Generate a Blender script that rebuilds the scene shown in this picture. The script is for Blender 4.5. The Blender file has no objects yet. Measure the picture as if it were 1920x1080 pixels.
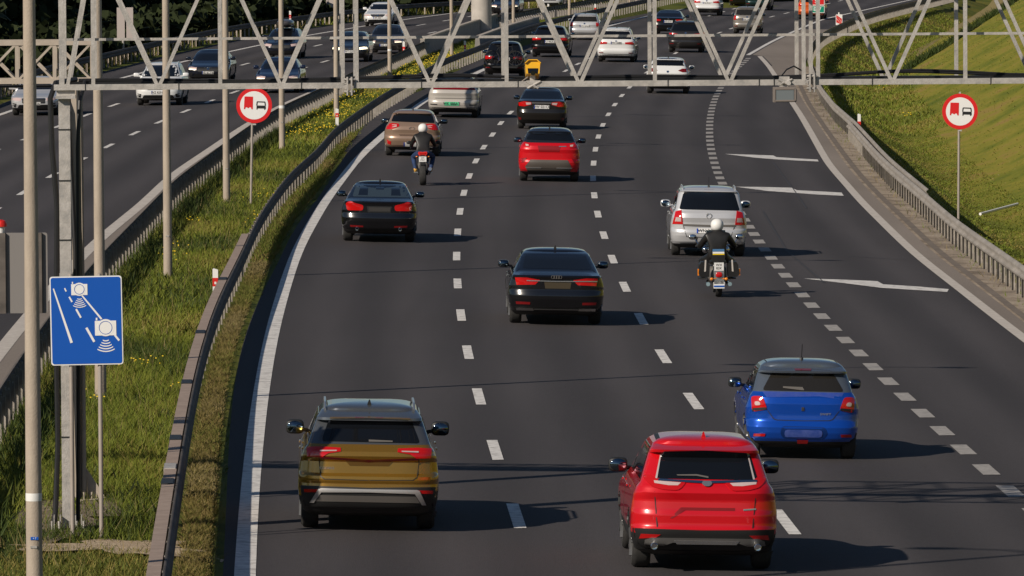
import bpy, bmesh, math, random
import numpy as np
from mathutils import Vector, Matrix, Euler
from mathutils.bvhtree import BVHTree
random.seed(7); rng = np.random.default_rng(7)
C = bpy.context.scene.collection
SC = bpy.context.scene
# ------------------------------------------------------------------ camera, sky, sun, exposure
FPX, CAMH, HOR, ROLL = 14100.0, 8.65, -215.0, math.radians(0.35)      # telephoto from a footbridge
PITCH = math.atan((540 - HOR) / FPX)
cr_, sr_ = math.cos(ROLL), math.sin(ROLL)
FW = Vector((0, math.cos(PITCH), -math.sin(PITCH)))
U0 = Vector((0, math.sin(PITCH), math.cos(PITCH))); R0 = Vector((1, 0, 0))
RT = R0 * cr_ - U0 * sr_; UP = U0 * cr_ + R0 * sr_
cd = bpy.data.cameras.new('camera'); cam = bpy.data.objects.new('camera', cd); C.objects.link(cam)
cd.sensor_width = 36; cd.lens = FPX / 1920 * 36; cd.clip_start = 1; cd.clip_end = 9000
M = Matrix((RT, UP, -FW)).transposed().to_4x4(); M.translation = Vector((0, 0, CAMH)); cam.matrix_world = M
SC.camera = cam
SUN_EL, SUN_AZ = math.radians(29.3), math.radians(45)               # shadows run right and away
sd = Vector((math.cos(SUN_AZ) * math.cos(SUN_EL), math.sin(SUN_AZ) * math.cos(SUN_EL), -math.sin(SUN_EL)))
W = bpy.data.worlds.new('World'); SC.world = W; W.use_nodes = True
nt = W.node_tree; bg = nt.nodes['Background']
sky = nt.nodes.new('ShaderNodeTexSky'); sky.sky_type = 'NISHITA'; sky.sun_disc = False
sky.dust_density = .25; sky.ozone_density = 3.5; sky.sun_elevation = SUN_EL; sky.sun_rotation = math.atan2(-sd.x, -sd.y)
nt.links.new(sky.outputs[0], bg.inputs[0]); bg.inputs[1].default_value = 0.05
sl = bpy.data.lights.new('sun', 'SUN'); so = bpy.data.objects.new('sun', sl); C.objects.link(so)
sl.energy = 4.4; sl.angle = math.radians(0.5); sl.color = (1.0, 0.9, 0.77)
so.rotation_euler = sd.to_track_quat('-Z', 'Y').to_euler(); so.location = (0, 0, 60)
SC.view_settings.view_transform = 'Standard'; SC.view_settings.look = 'None'
SC.view_settings.exposure = 0.0; SC.view_settings.gamma = 1.0
# ------------------------------------------------------------------ measuring helpers
def ray(px, py): return FW + RT * ((px - 960) / FPX) + UP * ((540 - py) / FPX)
def G(px, py, a=0.0, b=0.0):                                        # where a sight line meets the plane z = a + bX
    d = ray(px, py); t = (a - CAMH) / (d.z - b * d.x); p = d * t; return Vector((p.x, p.y, CAMH + p.z))
SL = -0.022                                                         # crossfall of the right carriageway
def GR(px, py, dz=0.0): return G(px, py, dz, SL)
def GL(px, py, dz=0.0): return G(px, py, 0.08 + dz, 0)
def GM(px, py, dz=0.0): return G(px, py, 0.15 + dz, 0)
def at_d(px, py, Y):
    d = ray(px, py); t = Y / d.y; p = d * t; return Vector((p.x, Y, CAMH + p.z))
def proj(p):
    q = Vector(p) - Vector((0, 0, CAMH)); z = q.dot(FW)
    return 960 + FPX * q.dot(RT) / z, 540 - FPX * q.dot(UP) / z, z
def curve(pts):                                                     # world points -> smooth X(Y)
    pts = sorted([(p.y, p.x) for p in pts]); ys = np.array([p[0] for p in pts]); xs = np.array([p[1] for p in pts])
    s0 = (xs[1] - xs[0]) / (ys[1] - ys[0]); s1 = (xs[-1] - xs[-2]) / (ys[-1] - ys[-2])
    ys = np.concatenate([[ys[0] - 80], ys, [ys[-1] + 200]]); xs = np.concatenate([[xs[0] - 80 * s0], xs, [xs[-1] + 200 * s1]])
    yy = np.arange(20, 760, 4.0); xx = np.interp(yy, ys, xs)
    for _ in range(6): xx[1:-1] = (xx[:-2] + 2 * xx[1:-1] + xx[2:]) / 4
    return lambda y: np.interp(y, yy, xx)
EDGE_L = curve([GR(*p) for p in [(459, 1080), (465, 950), (474, 860), (484, 770), (498, 680), (515, 600), (536, 530), (547, 495), (562, 457), (585, 420), (607, 380), (630, 350), (670, 297), (700, 270), (787, 194), (902, 132), (1050, 76), (1150, 46), (1220, 29), (1280, 17), (1370, 5)]])
ASPH_L = curve([GR(*p) for p in [(400, 1080), (408, 960), (415, 800), (435, 660), (475, 555), (512, 495), (542, 425), (587, 375), (630, 307), (650, 275), (705, 207), (750, 185), (800, 165), (865, 125), (902, 108), (1040, 68), (1150, 37), (1280, 11)]])
LINE_A = curve([GR(*p) for p in [(968, 968), (928, 845), (897, 745), (876, 661), (863, 591), (857, 531), (855, 478), (858, 433), (862, 393), (870, 358), (881, 325), (894, 297), (910, 270), (928, 247), (942, 225), (962, 206), (1046, 141), (1092, 115), (1210, 64), (1315, 34)]])
LINE_B = curve([GR(*p) for p in [(1476, 983), (1297, 752), (1242, 668), (1200, 598), (1171, 538), (1147, 485), (1131, 439), (1119, 399), (1113, 363), (1111, 331), (1113, 301), (1117, 274), (1123, 251), (1132, 229), (1144, 209), (1156, 191), (1170, 174), (1202, 143), (1275, 94), (1356, 58), (1447, 31), (1495, 20)]])
LINE_C = curve([GR(*p) for p in [(1893, 920), (1848, 881), (1808, 843), (1764, 808), (1730, 776), (1698, 746), (1665, 716), (1637, 689), (1610, 662), (1584, 638), (1560, 615), (1540, 593), (1520, 573), (1488, 534), (1456, 498), (1430, 465), (1403, 423), (1352, 343), (1340, 309), (1331, 273), (1330, 250), (1331, 222), (1336, 197), (1345, 174), (1370, 139), (1399, 114), (1410, 102)]])
EDGE_R = curve([GR(*p) for p in [(1920, 635), (1840, 575), (1790, 532), (1735, 495), (1687, 450), (1650, 412), (1612, 377), (1585, 342), (1557, 315), (1532, 270), (1502, 217), (1485, 192), (1450, 137), (1440, 122), (1414, 95)]])
EDGE_M = curve([GR(*p) for p in [(1414, 97), (1440, 82), (1462, 71), (1540, 37), (1640, 15)]])
RAIL_D = curve([GR(*p, .75) for p in [(1915, 495), (1865, 460), (1815, 427), (1790, 412), (1740, 365), (1690, 325), (1652, 293), (1625, 262), (1582, 215), (1537, 160), (1515, 104), (1522, 80), (1541, 61), (1563, 50), (1587, 39), (1615, 28), (1652, 17), (1708, 4)]])
RAIL_C = curve([GM(*p, .75) for p in [(304, 1080), (322, 950), (345, 810), (365, 695), (385, 622), (402, 570), (425, 520), (450, 477), (480, 405), (515, 355), (545, 315), (580, 287), (602, 270), (620, 240), (655, 215), (705, 180), (730, 165), (775, 140), (830, 107), (905, 80), (960, 56), (1010, 40), (1070, 25), (1150, 8), (1220, -6)]])
RAIL_B = curve([GM(*p, .75) for p in [(0, 727), (45, 657), (92, 592), (157, 512), (202, 462), (250, 415), (325, 337), (415, 272), (480, 226), (530, 197), (605, 164), (655, 137), (701, 118), (762, 92), (800, 75), (842, 57), (900, 38), (960, 25), (1010, 15), (1100, 0)]])
EDGE_LR = curve([GL(*p) for p in [(0, 660), (45, 602), (165, 467), (220, 420), (270, 382), (320, 330), (370, 297), (410, 270), (462, 234), (540, 192), (640, 150), (760, 97), (842, 68), (960, 37), (1060, 15)]])
LINE_L2 = curve([GL(*p) for p in [(2, 387), (42, 361), (97, 329), (159, 296), (207, 272), (252, 250), (297, 229), (347, 209), (390, 191), (435, 174), (595, 119), (785, 66), (900, 43)]])
LINE_L1 = curve([GL(*p) for p in [(5, 277), (115, 235), (165, 214), (215, 196), (452, 122), (580, 89), (616, 80), (775, 49), (817, 42), (857, 35)]])
EDGE_LL = curve([GL(*p) for p in [(0, 215), (27, 205), (205, 152), (255, 140), (335, 117), (435, 96), (480, 86), (572, 67), (622, 59), (755, 37), (870, 22), (960, 9)]])
RAIL_A = curve([GL(*p, .75) for p in [(0, 152), (75, 126), (197, 99), (300, 75), (430, 49), (480, 41), (605, 24), (745, 8), (880, 1)]])
def zroad(X): return SL * X
def asph_r(y): return np.minimum(np.where(np.asarray(y) < 340, EDGE_R(np.minimum(y, 340)) * .55 + RAIL_D(np.minimum(y, 340)) * .45, 99), RAIL_D(y) - .25)
def TH(X, Y):                                                       # terrain height, numpy friendly
    X = np.asarray(X, float); Y = np.asarray(Y, float); a, b, c, e, d = RAIL_A(Y), RAIL_B(Y), RAIL_C(Y), ASPH_L(Y), RAIL_D(Y)
    u = X - d
    right = zroad(np.minimum(X, d + .4)) - .03 + np.interp(u, [.3, 1.2, 3.0, 3.7, 5.0, 14, 19, 30], [0, -.3, -1.15, -1.15, -.75, 3.9, 6.0, 6.4])
    med = .13 + .07 * np.sin(np.clip((X - b) / np.maximum(c - b, .5), 0, 1) * math.pi)
    zz = np.where(X > e, right, med)
    t = np.clip((X - c - .1) / np.maximum(e - c - .1, .2), 0, 1)
    zz = np.where((X > c + .1) & (X <= e), .13 * (1 - t) + (zroad(e) + .02) * t, zz)
    zz = np.where(X < b, .05, zz)
    zz = np.where(X < a - .4, .05 + np.interp(a - X, [.4, 3, 12, 40], [0, .5, 2.2, 3.0]), zz)
    return zz
def GT(px, py):                                                     # where a sight line meets the terrain
    d = ray(px, py); lo = None
    for t in np.arange(70, 700, .5):
        p = d * (t / d.y)
        if CAMH + p.z < TH(p.x, p.y): return Vector((p.x, p.y, float(TH(p.x, p.y))))
    return d * 400
# ------------------------------------------------------------------ materials
MT = {}
def mat(name, col, rough=.6, metal=0., coat=0., spec=.5, var=None, vscale=3., bump=0., bscale=60., emit=0., stretch=None, detail=5.):
    m = bpy.data.materials.new(name); m.use_nodes = True; n = m.node_tree.nodes; l = m.node_tree.links; p = n['Principled BSDF']
    p.inputs['Base Color'].default_value = (*col, 1); p.inputs['Roughness'].default_value = rough; p.inputs['Metallic'].default_value = metal
    p.inputs['Coat Weight'].default_value = coat; p.inputs['Coat Roughness'].default_value = .04; p.inputs['Specular IOR Level'].default_value = spec
    if emit: p.inputs['Emission Color'].default_value = (*col, 1); p.inputs['Emission Strength'].default_value = emit
    if var or bump:
        g = n.new('ShaderNodeNewGeometry'); mp = n.new('ShaderNodeMapping'); l.new(g.outputs['Position'], mp.inputs[0])
        if stretch: mp.inputs['Scale'].default_value = stretch
    if var:
        t = n.new('ShaderNodeTexNoise'); t.inputs['Scale'].default_value = vscale; t.inputs['Detail'].default_value = detail; t.inputs['Roughness'].default_value = .65; l.new(mp.outputs[0], t.inputs['Vector'])
        r = n.new('ShaderNodeValToRGB'); e = r.color_ramp.elements; e[0].position = .33; e[1].position = .67
        e[0].color = (*col, 1)
        cols = var if isinstance(var[0], tuple) else [var]
        for i, c in enumerate(cols[:-1]): k = r.color_ramp.elements.new(.33 + .34 * (i + 1) / len(cols)); k.color = (*c, 1)
        r.color_ramp.elements[-1].color = (*cols[-1], 1)
        l.new(t.outputs['Fac'], r.inputs[0]); l.new(r.outputs[0], p.inputs['Base Color'])
    if bump:
        t2 = n.new('ShaderNodeTexNoise'); t2.inputs['Scale'].default_value = bscale; t2.inputs['Detail'].default_value = 4; l.new(g.outputs['Position'], t2.inputs['Vector'])
        b = n.new('ShaderNodeBump'); b.inputs['Strength'].default_value = bump; b.inputs['Distance'].default_value = .05; l.new(t2.outputs['Fac'], b.inputs['Height']); l.new(b.outputs[0], p.inputs['Normal'])
    MT[name] = m; return m
def asphalt(name, c1, c2):
    m = mat(name, c1, .9, spec=.25, bump=.25, bscale=45)
    n = m.node_tree.nodes; l = m.node_tree.links; p = n['Principled BSDF']
    g = n.new('ShaderNodeNewGeometry')
    def noise(scale, st, det):
        mp = n.new('ShaderNodeMapping'); mp.inputs['Scale'].default_value = st; l.new(g.outputs['Position'], mp.inputs[0])
        t = n.new('ShaderNodeTexNoise'); t.inputs['Scale'].default_value = scale; t.inputs['Detail'].default_value = det; l.new(mp.outputs[0], t.inputs['Vector']); return t.outputs['Fac']
    a = noise(1.0, (.9, .03, 1), 3); b = noise(22, (1, .35, 1), 3); c = noise(.12, (1, .4, 1), 3)
    def mth(op, x, y):
        k = n.new('ShaderNodeMath'); k.operation = op
        for i, v in enumerate((x, y)):
            if isinstance(v, (int, float)): k.inputs[i].default_value = v
            else: l.new(v, k.inputs[i])
        return k.outputs[0]
    at = n.new('ShaderNodeAttribute'); at.attribute_name = 'lane'                 # paler wheel tracks and a darker oil line in each lane
    tk = mth('MULTIPLY', mth('COSINE', mth('MULTIPLY', at.outputs['Fac'], 4 * math.pi), 0), mth('MULTIPLY', a, -.22))
    oil = mth('MULTIPLY', mth('POWER', mth('ABSOLUTE', mth('SINE', mth('MULTIPLY', at.outputs['Fac'], math.pi), 0), 0), 14), mth('MULTIPLY', c, -.10))
    f = mth('ADD', mth('ADD', tk, oil), mth('ADD', mth('ADD', mth('MULTIPLY', a, .5), mth('MULTIPLY', b, .3)), mth('MULTIPLY', c, .45)))
    r = n.new('ShaderNodeValToRGB'); r.color_ramp.elements[0].position = .42; r.color_ramp.elements[1].position = .82
    r.color_ramp.elements[0].color = (*c1, 1); r.color_ramp.elements[1].color = (*c2, 1)
    l.new(f, r.inputs[0]); l.new(r.outputs[0], p.inputs['Base Color']); return m
asphalt('asphalt', (.044, .0395, .041), (.072, .0645, .066))
asphalt('old_asphalt', (.20, .168, .142), (.32, .272, .232))
mat('dirt', (.17, .135, .10), .95, var=[(.33, .265, .20), (.42, .35, .27)], vscale=1.4, bump=.6, bscale=18, stretch=(1, .5, 1), spec=.2)
mat('sand', (.36, .27, .18), .95, var=[(.5, .40, .27)], vscale=4, bump=.5, bscale=25, spec=.2)
mat('line_white', (.40, .375, .35), .75, var=[(.68, .65, .61), (.78, .75, .70)], vscale=5, spec=.3)
mat('line_worn', (.25, .235, .22), .8, var=[(.42, .39, .36)], vscale=9, spec=.3)
mat('line_beige', (.46, .41, .36), .8, var=[(.60, .55, .49)], vscale=5, spec=.3)
mat('ground_grass', (.045, .06, .010), .95, var=[(.10, .115, .017), (.15, .135, .025)], vscale=.35, bump=.8, bscale=9, spec=.15, detail=9)
mat('bank_grass', (.10, .125, .014), .95, var=[(.16, .165, .02), (.22, .195, .028), (.25, .17, .05)], vscale=.45, stretch=(1, .35, 1), bump=.8, bscale=7, spec=.15, detail=9)
mat('dry_grass_soil', (.10, .085, .025), .95, var=[(.18, .14, .045), (.14, .14, .03)], vscale=2.5, bump=.8, bscale=14, spec=.15)
mat('path_soil', (.17, .14, .055), .95, var=[(.22, .17, .075)], vscale=.8, spec=.15)
for i, c in enumerate([(.085, .10, .012), (.12, .155, .016), (.165, .185, .022), (.20, .165, .04), (.04, .06, .010)]): mat('blade%d' % i, c, .7, spec=.25)
for i, c in enumerate([(.15, .125, .035), (.19, .14, .05), (.12, .13, .025), (.23, .18, .08)]): mat('dry%d' % i, c, .8, spec=.2)
mat('flower_yellow', (.75, .52, .01), .6)
mat('leaf_dark', (.012, .018, .006), .8, var=[(.026, .036, .010)], vscale=.5, spec=.2); mat('bark', (.06, .05, .04), .9)  # leaves kept near black, the wood's own shade put into their colour
mat('galv', (.34, .325, .305), .55, .25, var=[(.45, .42, .385), (.53, .50, .465)], vscale=7, bump=.15)
mat('galv_dull', (.25, .225, .195), .7, .15, var=[(.30, .27, .235), (.37, .335, .295)], vscale=1.6, stretch=(1, .6, 3), bump=.2)
mat('galv_dark_shade', (.085, .074, .066), .85, .0, var=[(.15, .13, .115)], vscale=2, stretch=(1, .5, 2), spec=.25)  # the left rails' shaded faces put into a darker steel colour
mat('beige_steel', (.40, .34, .275), .6, .05, var=[(.49, .42, .345)], vscale=4)
mat('pole_paint', (.34, .28, .22), .75, var=[(.43, .36, .285)], vscale=5, stretch=(1, 1, .3), bump=.15, bscale=40)
mat('rust_top', (.27, .20, .16), .85, var=[(.36, .275, .22)], vscale=4)
mat('concrete', (.40, .37, .33), .9, var=[(.50, .46, .41)], vscale=1.5, bump=.2)
mat('black_plastic', (.012, .012, .013), .5); mat('rubber', (.022, .021, .020), .85, var=[(.035, .033, .031)], vscale=20)
mat('cable', (.010, .010, .011), .45)
mat('white', (.78, .77, .74), .5); mat('red', (.62, .018, .012), .45); mat('black', (.012, .012, .012), .5); mat('orange', (.75, .16, .01), .4)
mat('sign_blue', (.003, .085, .43), .4); mat('sign_white', (.80, .79, .77), .45); mat('sign_red', (.66, .014, .016), .4); mat('sign_green', (.0, .26, .16), .4)
mat('sign_back', (.22, .205, .195), .65, .15); mat('yellow_box', (.80, .42, .008), .4, coat=.4)
mat('glass', (.006, .007, .009), .04, coat=.3); mat('glass_blue', (.035, .05, .06), .05, coat=.3); mat('glass_warm', (.020, .018, .015), .05, coat=.3)
mat('trim', (.014, .014, .014), .55); mat('trim_grey', (.12, .11, .10), .5); mat('silver', (.62, .62, .62), .25, .85); mat('chrome', (.75, .75, .75), .08, 1.)
mat('lamp_red', (.50, .006, .006), .12, coat=1.); mat('lamp_dark', (.17, .005, .006), .12, coat=1.); mat('lamp_clear', (.55, .42, .40), .1, coat=1.)
mat('lamp_on', (1., .88, .62), .2, emit=1.6); mat('lamp_amber', (.75, .22, .01), .15, coat=1.); mat('plate_white', (.72, .71, .69), .45); mat('plate_green', (.10, .62, .30), .45); mat('plate_blue', (.01, .05, .35), .4)
mat('rim', (.20, .20, .20), .35, .6); mat('mirror', (.16, .21, .25), .03, 1.)
def paint(name, col, metal=.35, rough=.35): return mat('paint_' + name, col, rough, metal, coat=1.)
# ------------------------------------------------------------------ mesh builder
class MB:
    def __init__(s): s.v = []; s.f = []; s.m = []
    def add(s, vs, fs, mi=0, T=None):
        o = len(s.v)
        for p in vs: p = Vector(p); s.v.append((T @ p) if T is not None else p)
        for f in fs: s.f.append([i + o for i in f]); s.m.append(mi)
        return s
    def box(s, c, d, mi=0, T=None):
        x, y, z = c; a, b, h = d[0] / 2, d[1] / 2, d[2] / 2
        return s.add([(x + i * a, y + j * b, z + k * h) for k in (-1, 1) for j in (-1, 1) for i in (-1, 1)],
                     [(0, 2, 3, 1), (4, 5, 7, 6), (0, 1, 5, 4), (2, 6, 7, 3), (0, 4, 6, 2), (1, 3, 7, 5)], mi, T)
    def bar(s, p, q, w, h=None, mi=0, up=(0, 0, 1)):               # square bar from p to q
        p, q = Vector(p), Vector(q); z = (q - p); L = z.length; z.normalize(); u = Vector(up)
        if abs(z.dot(u)) > .99: u = Vector((0, 1, 0))
        x = u.cross(z).normalized(); y = z.cross(x); h = h or w
        vs = [p + x * (i * w / 2) + y * (j * h / 2) + z * (k * L) for k in (0, 1) for j in (-1, 1) for i in (-1, 1)]
        return s.add(vs, [(0, 2, 3, 1), (4, 5, 7, 6), (0, 1, 5, 4), (2, 6, 7, 3), (0, 4, 6, 2), (1, 3, 7, 5)], mi)
    def tube(s, pts, r, n=10, mi=0, cap=True):
        pts = [Vector(p) for p in pts]; rs = r if isinstance(r, (list, tuple)) else [r] * len(pts); vs = []; fs = []
        d0 = (pts[1] - pts[0]).normalized(); ref = Vector((1, 0, 0)) if abs(d0.x) < .8 else Vector((0, 1, 0))
        for i, p in enumerate(pts):
            d = (pts[min(i + 1, len(pts) - 1)] - pts[max(i - 1, 0)]).normalized(); x = (ref - d * ref.dot(d)).normalized(); y = d.cross(x)
            for k in range(n): a = 2 * math.pi * k / n; vs.append(p + (x * math.cos(a) + y * math.sin(a)) * rs[i])
        for i in range(len(pts) - 1):
            for k in range(n): a = i * n + k; b = i * n + (k + 1) % n; fs.append((a, b, b + n, a + n))
        if cap: fs.append(tuple(range(n))[::-1]); fs.append(tuple(range((len(pts) - 1) * n, len(pts) * n)))
        return s.add(vs, fs, mi)
    def lathe(s, prof, axis='z', n=24, c=(0, 0, 0), mi=0, T=None):  # prof: (radius, along)
        vs = []; fs = []; c = Vector(c)
        for r, t in prof:
            for k in range(n):
                a = 2 * math.pi * k / n; u, v = r * math.cos(a), r * math.sin(a)
                vs.append(c + (Vector((u, v, t)) if axis == 'z' else Vector((t, u, v)) if axis == 'x' else Vector((v, t, u))))
        for i in range(len(prof) - 1):
            for k in range(n): a = i * n + k; b = i * n + (k + 1) % n; fs.append((a, b, b + n, a + n))
        fs.append(tuple(range(n))[::-1]); fs.append(tuple(range((len(prof) - 1) * n, len(prof) * n)))
        return s.add(vs, fs, mi, T)
    def ell(s, c, r, n=12, m=8, p=2., mi=0, T=None):                # (super)ellipsoid
        f = lambda t: math.copysign(abs(t) ** (2 / p), t); vs = []; fs = []
        for i in range(m + 1):
            b = -math.pi / 2 + math.pi * i / m
            for k in range(n):
                a = 2 * math.pi * k / n
                vs.append((c[0] + r[0] * f(math.cos(b)) * f(math.cos(a)), c[1] + r[1] * f(math.cos(b)) * f(math.sin(a)), c[2] + r[2] * f(math.sin(b))))
        for i in range(m):
            for k in range(n): a = i * n + k; b = i * n + (k + 1) % n; fs.append((a, b, b + n, a + n))
        return s.add(vs, fs, mi, T)
    def prism(s, poly, y0, y1, mi=0, T=None):                       # xz polygon extruded along y
        n = len(poly); vs = [(x, y0, z) for x, z in poly] + [(x, y1, z) for x, z in poly]
        return s.add(vs, [tuple(range(n)), tuple(range(n, 2 * n))[::-1]] + [(i, i + n, (i + 1) % n + n, (i + 1) % n) for i in range(n)], mi, T)
    def mesh(s, name, mats, smooth=True, ang=35):
        me = bpy.data.meshes.new(name); me.from_pydata([tuple(p) for p in s.v], [], s.f)
        for x in (mats if isinstance(mats, (list, tuple)) else [mats]): me.materials.append(MT[x] if isinstance(x, str) else x)
        me.polygons.foreach_set('material_index', s.m)
        bm = bmesh.new(); bm.from_mesh(me); bmesh.ops.recalc_face_normals(bm, faces=bm.faces); bm.to_mesh(me); bm.free()
        if smooth: me.polygons.foreach_set('use_smooth', [True] * len(me.polygons)); me.set_sharp_from_angle(angle=math.radians(ang))
        me.update(); return me
    def build(s, name, mats, parent=None, smooth=True, ang=35): return put(name, s.mesh(name, mats, smooth, ang), parent)
def put(name, me, parent=None, loc=None, rot=None):
    o = bpy.data.objects.new(name, me); C.objects.link(o)
    if parent: o.parent = parent
    if loc is not None: o.location = loc
    if rot is not None: o.rotation_euler = rot
    return o
def tag(o, label=None, cat=None, group=None, kind=None):
    for k, v in (('label', label), ('category', cat), ('group', group), ('kind', kind)):
        if v: o[k] = v
    return o
def thing(name, label, cat, loc=(0, 0, 0), rot=(0, 0, 0), group=None):
    o = bpy.data.objects.new(name, None); C.objects.link(o); o.empty_display_size = .2; o.location = loc; o.rotation_euler = rot
    return tag(o, label, cat, group)
def struct(o): o['kind'] = 'structure'; return o
def copy_tree(o, parent=None):
    c = o.copy(); C.objects.link(c)
    if parent: c.parent = parent
    for ch in o.children: copy_tree(ch, c)
    return c
_txt = {}
def text_mesh(t, mname, size=1.0, ext=.004):
    k = (t, mname)
    if k not in _txt:
        cu = bpy.data.curves.new('lettering', 'FONT'); cu.body = t; cu.align_x = 'CENTER'; cu.align_y = 'CENTER'; cu.extrude = ext; cu.resolution_u = 3; cu.offset = .012
        ob = bpy.data.objects.new('tmp', cu); C.objects.link(ob); dg = bpy.context.evaluated_depsgraph_get()
        me = bpy.data.meshes.new_from_object(ob.evaluated_get(dg)); bpy.data.objects.remove(ob); bpy.data.curves.remove(cu)
        me.materials.clear(); me.materials.append(MT[mname]); _txt[k] = me
    return _txt[k]
def strip(name, ys, xl, xr, zf, m, struct_=True, parent=None, lane=None):      # a ribbon of ground between two lines X(Y)
    ys = np.asarray(ys, float); a = np.broadcast_to(xl(ys) if callable(xl) else xl, ys.shape); b = np.broadcast_to(xr(ys) if callable(xr) else xr, ys.shape); mb = MB()
    vs = []
    for y, p, q in zip(ys, a, b): vs += [(p, y, float(zf(p, y))), (q, y, float(zf(q, y)))]
    mb.add(vs, [(2 * i, 2 * i + 1, 2 * i + 3, 2 * i + 2) for i in range(len(ys) - 1)])
    o = mb.build(name, m, parent, smooth=False)
    if lane: at = o.data.attributes.new('lane', 'FLOAT', 'POINT'); at.data.foreach_set('value', [(v.co.x - float(lane(v.co.y))) / 3.65 for v in o.data.vertices])
    return struct(o) if struct_ else o
# ------------------------------------------------------------------ ground, roads, markings
YS = np.concatenate([[-400, -100, 0], np.arange(40, 130, 3), np.arange(130, 660, 5), [700, 760, 1000, 1600, 3000]])
def ground():
    cols = []
    for y in YS:
        yy = float(np.clip(y, 30, 700)); a, b, c, e, d = (float(f(yy)) for f in (RAIL_A, RAIL_B, RAIL_C, ASPH_L, RAIL_D)); bb = max(b, a + 8); cc = max(c, bb + .8); ee = max(e, cc + .3); dd = max(d, ee + 8)
        xs = [-3000, -400, a - 60, a - 40, a - 25, a - 12, a - 6, a - 3, a - 1.5, a - .4, a + 1, bb - .2, bb + .05] + [bb + (cc - bb) * k / 6 for k in range(1, 6)] + [cc - .05, cc + .15, cc * .5 + ee * .5, ee, ee + .3] + [ee + (dd - ee) * k / 4 for k in (1, 2, 3)] + [dd + k for k in (-.5, 0, .4, .8, 1.2, 1.8, 2.4, 3, 3.35, 3.7, 4.3, 5, 6, 7.5, 9, 10.5, 12, 14, 16.5, 19, 24, 30, 60, 400, 3000)]
        cols.append([(x, y, float(TH(x, yy)) + (float(rng.normal(0, .006)) if x > dd + 1 or x < a - 2 else 0)) for x in xs])
    n = len(cols[0]); mb = MB(); mb.v = [Vector(p) for c in cols for p in c]
    for i in range(len(cols) - 1):
        for j in range(n - 1): mb.f.append((i * n + j, i * n + j + 1, (i + 1) * n + j + 1, (i + 1) * n + j)); mb.m.append(1 if j >= 27 else 0)
    struct(mb.build('ground', ['ground_grass', 'bank_grass'], ang=60))
ground()
YR = np.arange(30, 700, 3.0)
zr = lambda x, y: SL * x; zl = lambda x, y: .08
strip('right_road', YR, ASPH_L, asph_r, zr, 'asphalt', lane=LINE_A)
strip('left_road', YR, lambda y: RAIL_A(y) + .5, lambda y: EDGE_LR(y) + .1, zl, 'asphalt', lane=LINE_L2)
strip('left_shoulder', YR, lambda y: EDGE_LR(y) + .1, lambda y: np.maximum(RAIL_B(y) + .1, EDGE_LR(y) + .3), lambda x, y: .084, 'old_asphalt')
strip('verge_dirt', np.arange(60, 372, 3.0), lambda y: asph_r(y) - .02, lambda y: RAIL_D(y) + .35, lambda x, y: SL * x + .006, 'dirt')
strip('worn_shoulder', np.arange(60, 372, 3.0), lambda y: EDGE_R(y) + .12, lambda y: np.minimum(asph_r(y), EDGE_R(y) + .75), lambda x, y: SL * x + .004, 'old_asphalt')
strip('ramp_shoulder', np.arange(345, 470, 3.0), lambda y: np.where(y < 393, EDGE_R(y), EDGE_M(y)) + .2, lambda y: np.maximum(RAIL_D(y) - .25, np.where(y < 393, EDGE_R(y), EDGE_M(y)) + .22), lambda x, y: SL * x + .009, 'old_asphalt')
def line(name, f, y0, y1, w, zf, m, dy=.006): strip(name, np.arange(y0, y1, 3.0), lambda y: f(y) - w / 2, lambda y: f(y) + w / 2, lambda x, y: zf(x, y) + dy, m)
line('edge_line', EDGE_L, 40, 640, .27, zr, 'line_white'); line('edge_line', EDGE_M, 392, 640, .22, zr, 'line_white', .016)
line('edge_line', EDGE_R, 60, 393, .24, zr, 'line_beige', .011)
line('edge_line', EDGE_LL, 60, 560, .22, zl, 'line_white'); line('edge_line', EDGE_LR, 60, 560, .3, zl, 'line_beige', .009)
def dashes(name, f, yc, per, ln, w, y0, y1, zf, m, k=.0009):
    sc = lambda y: 1 + max(0, y - 190) * k; ys = [yc]; y = yc
    while y < y1: y += per * sc(y); ys.append(y)
    y = yc
    while y > y0: y -= per * sc(y); ys.append(y)
    mb = MB()
    for y in ys:
        h = ln * sc(y) / 2; vs = []
        for t in np.linspace(-h, h, 3):
            x = float(f(y + t)); vs += [(x - w / 2, y + t, zf(x, y) + .006), (x + w / 2, y + t, zf(x, y) + .006)]
        mb.add(vs, [(0, 1, 3, 2), (2, 3, 5, 4)])
    struct(mb.build(name, m, smooth=False))
dashes('lane_markings', LINE_A, 151.0, 12, 4, .17, 60, 640, zr, 'line_white')
dashes('lane_markings', LINE_B, 150.7, 12, 4, .17, 60, 640, zr, 'line_white')
dashes('ramp_markings', LINE_C, 140.6, 4, 2, .26, 60, 380, zr, 'line_worn', .0007)
dashes('lane_markings', LINE_L2, 262.6, 12, 4, .17, 60, 600, zl, 'line_white'); dashes('lane_markings', LINE_L1, 271, 12, 4, .17, 60, 600, zl, 'line_white')
for poly in ([(1507, 522), (1575, 524), (1645, 527), (1656, 533), (1720, 537), (1779, 542), (1776, 547.2), (1700, 542.5), (1652, 539.5), (1585, 531)],
             [(1378, 350), (1430, 350.5), (1485, 352), (1494, 356.5), (1540, 359), (1578, 361), (1582, 367), (1530, 364.5), (1490, 361.5), (1440, 358)],
             [(1358, 288.5), (1410, 290), (1450, 291.5), (1456, 294.5), (1495, 297), (1533, 299), (1535, 302.7), (1495, 301), (1453, 298.5), (1415, 295.5)]):
    mb = MB(); mb.add([GR(x, y, .008) for x, y in poly], [tuple(range(len(poly)))]); struct(mb.build('road_arrow', 'line_white', smooth=False))
sk = MB()                                                           # tar seams and skid marks
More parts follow.
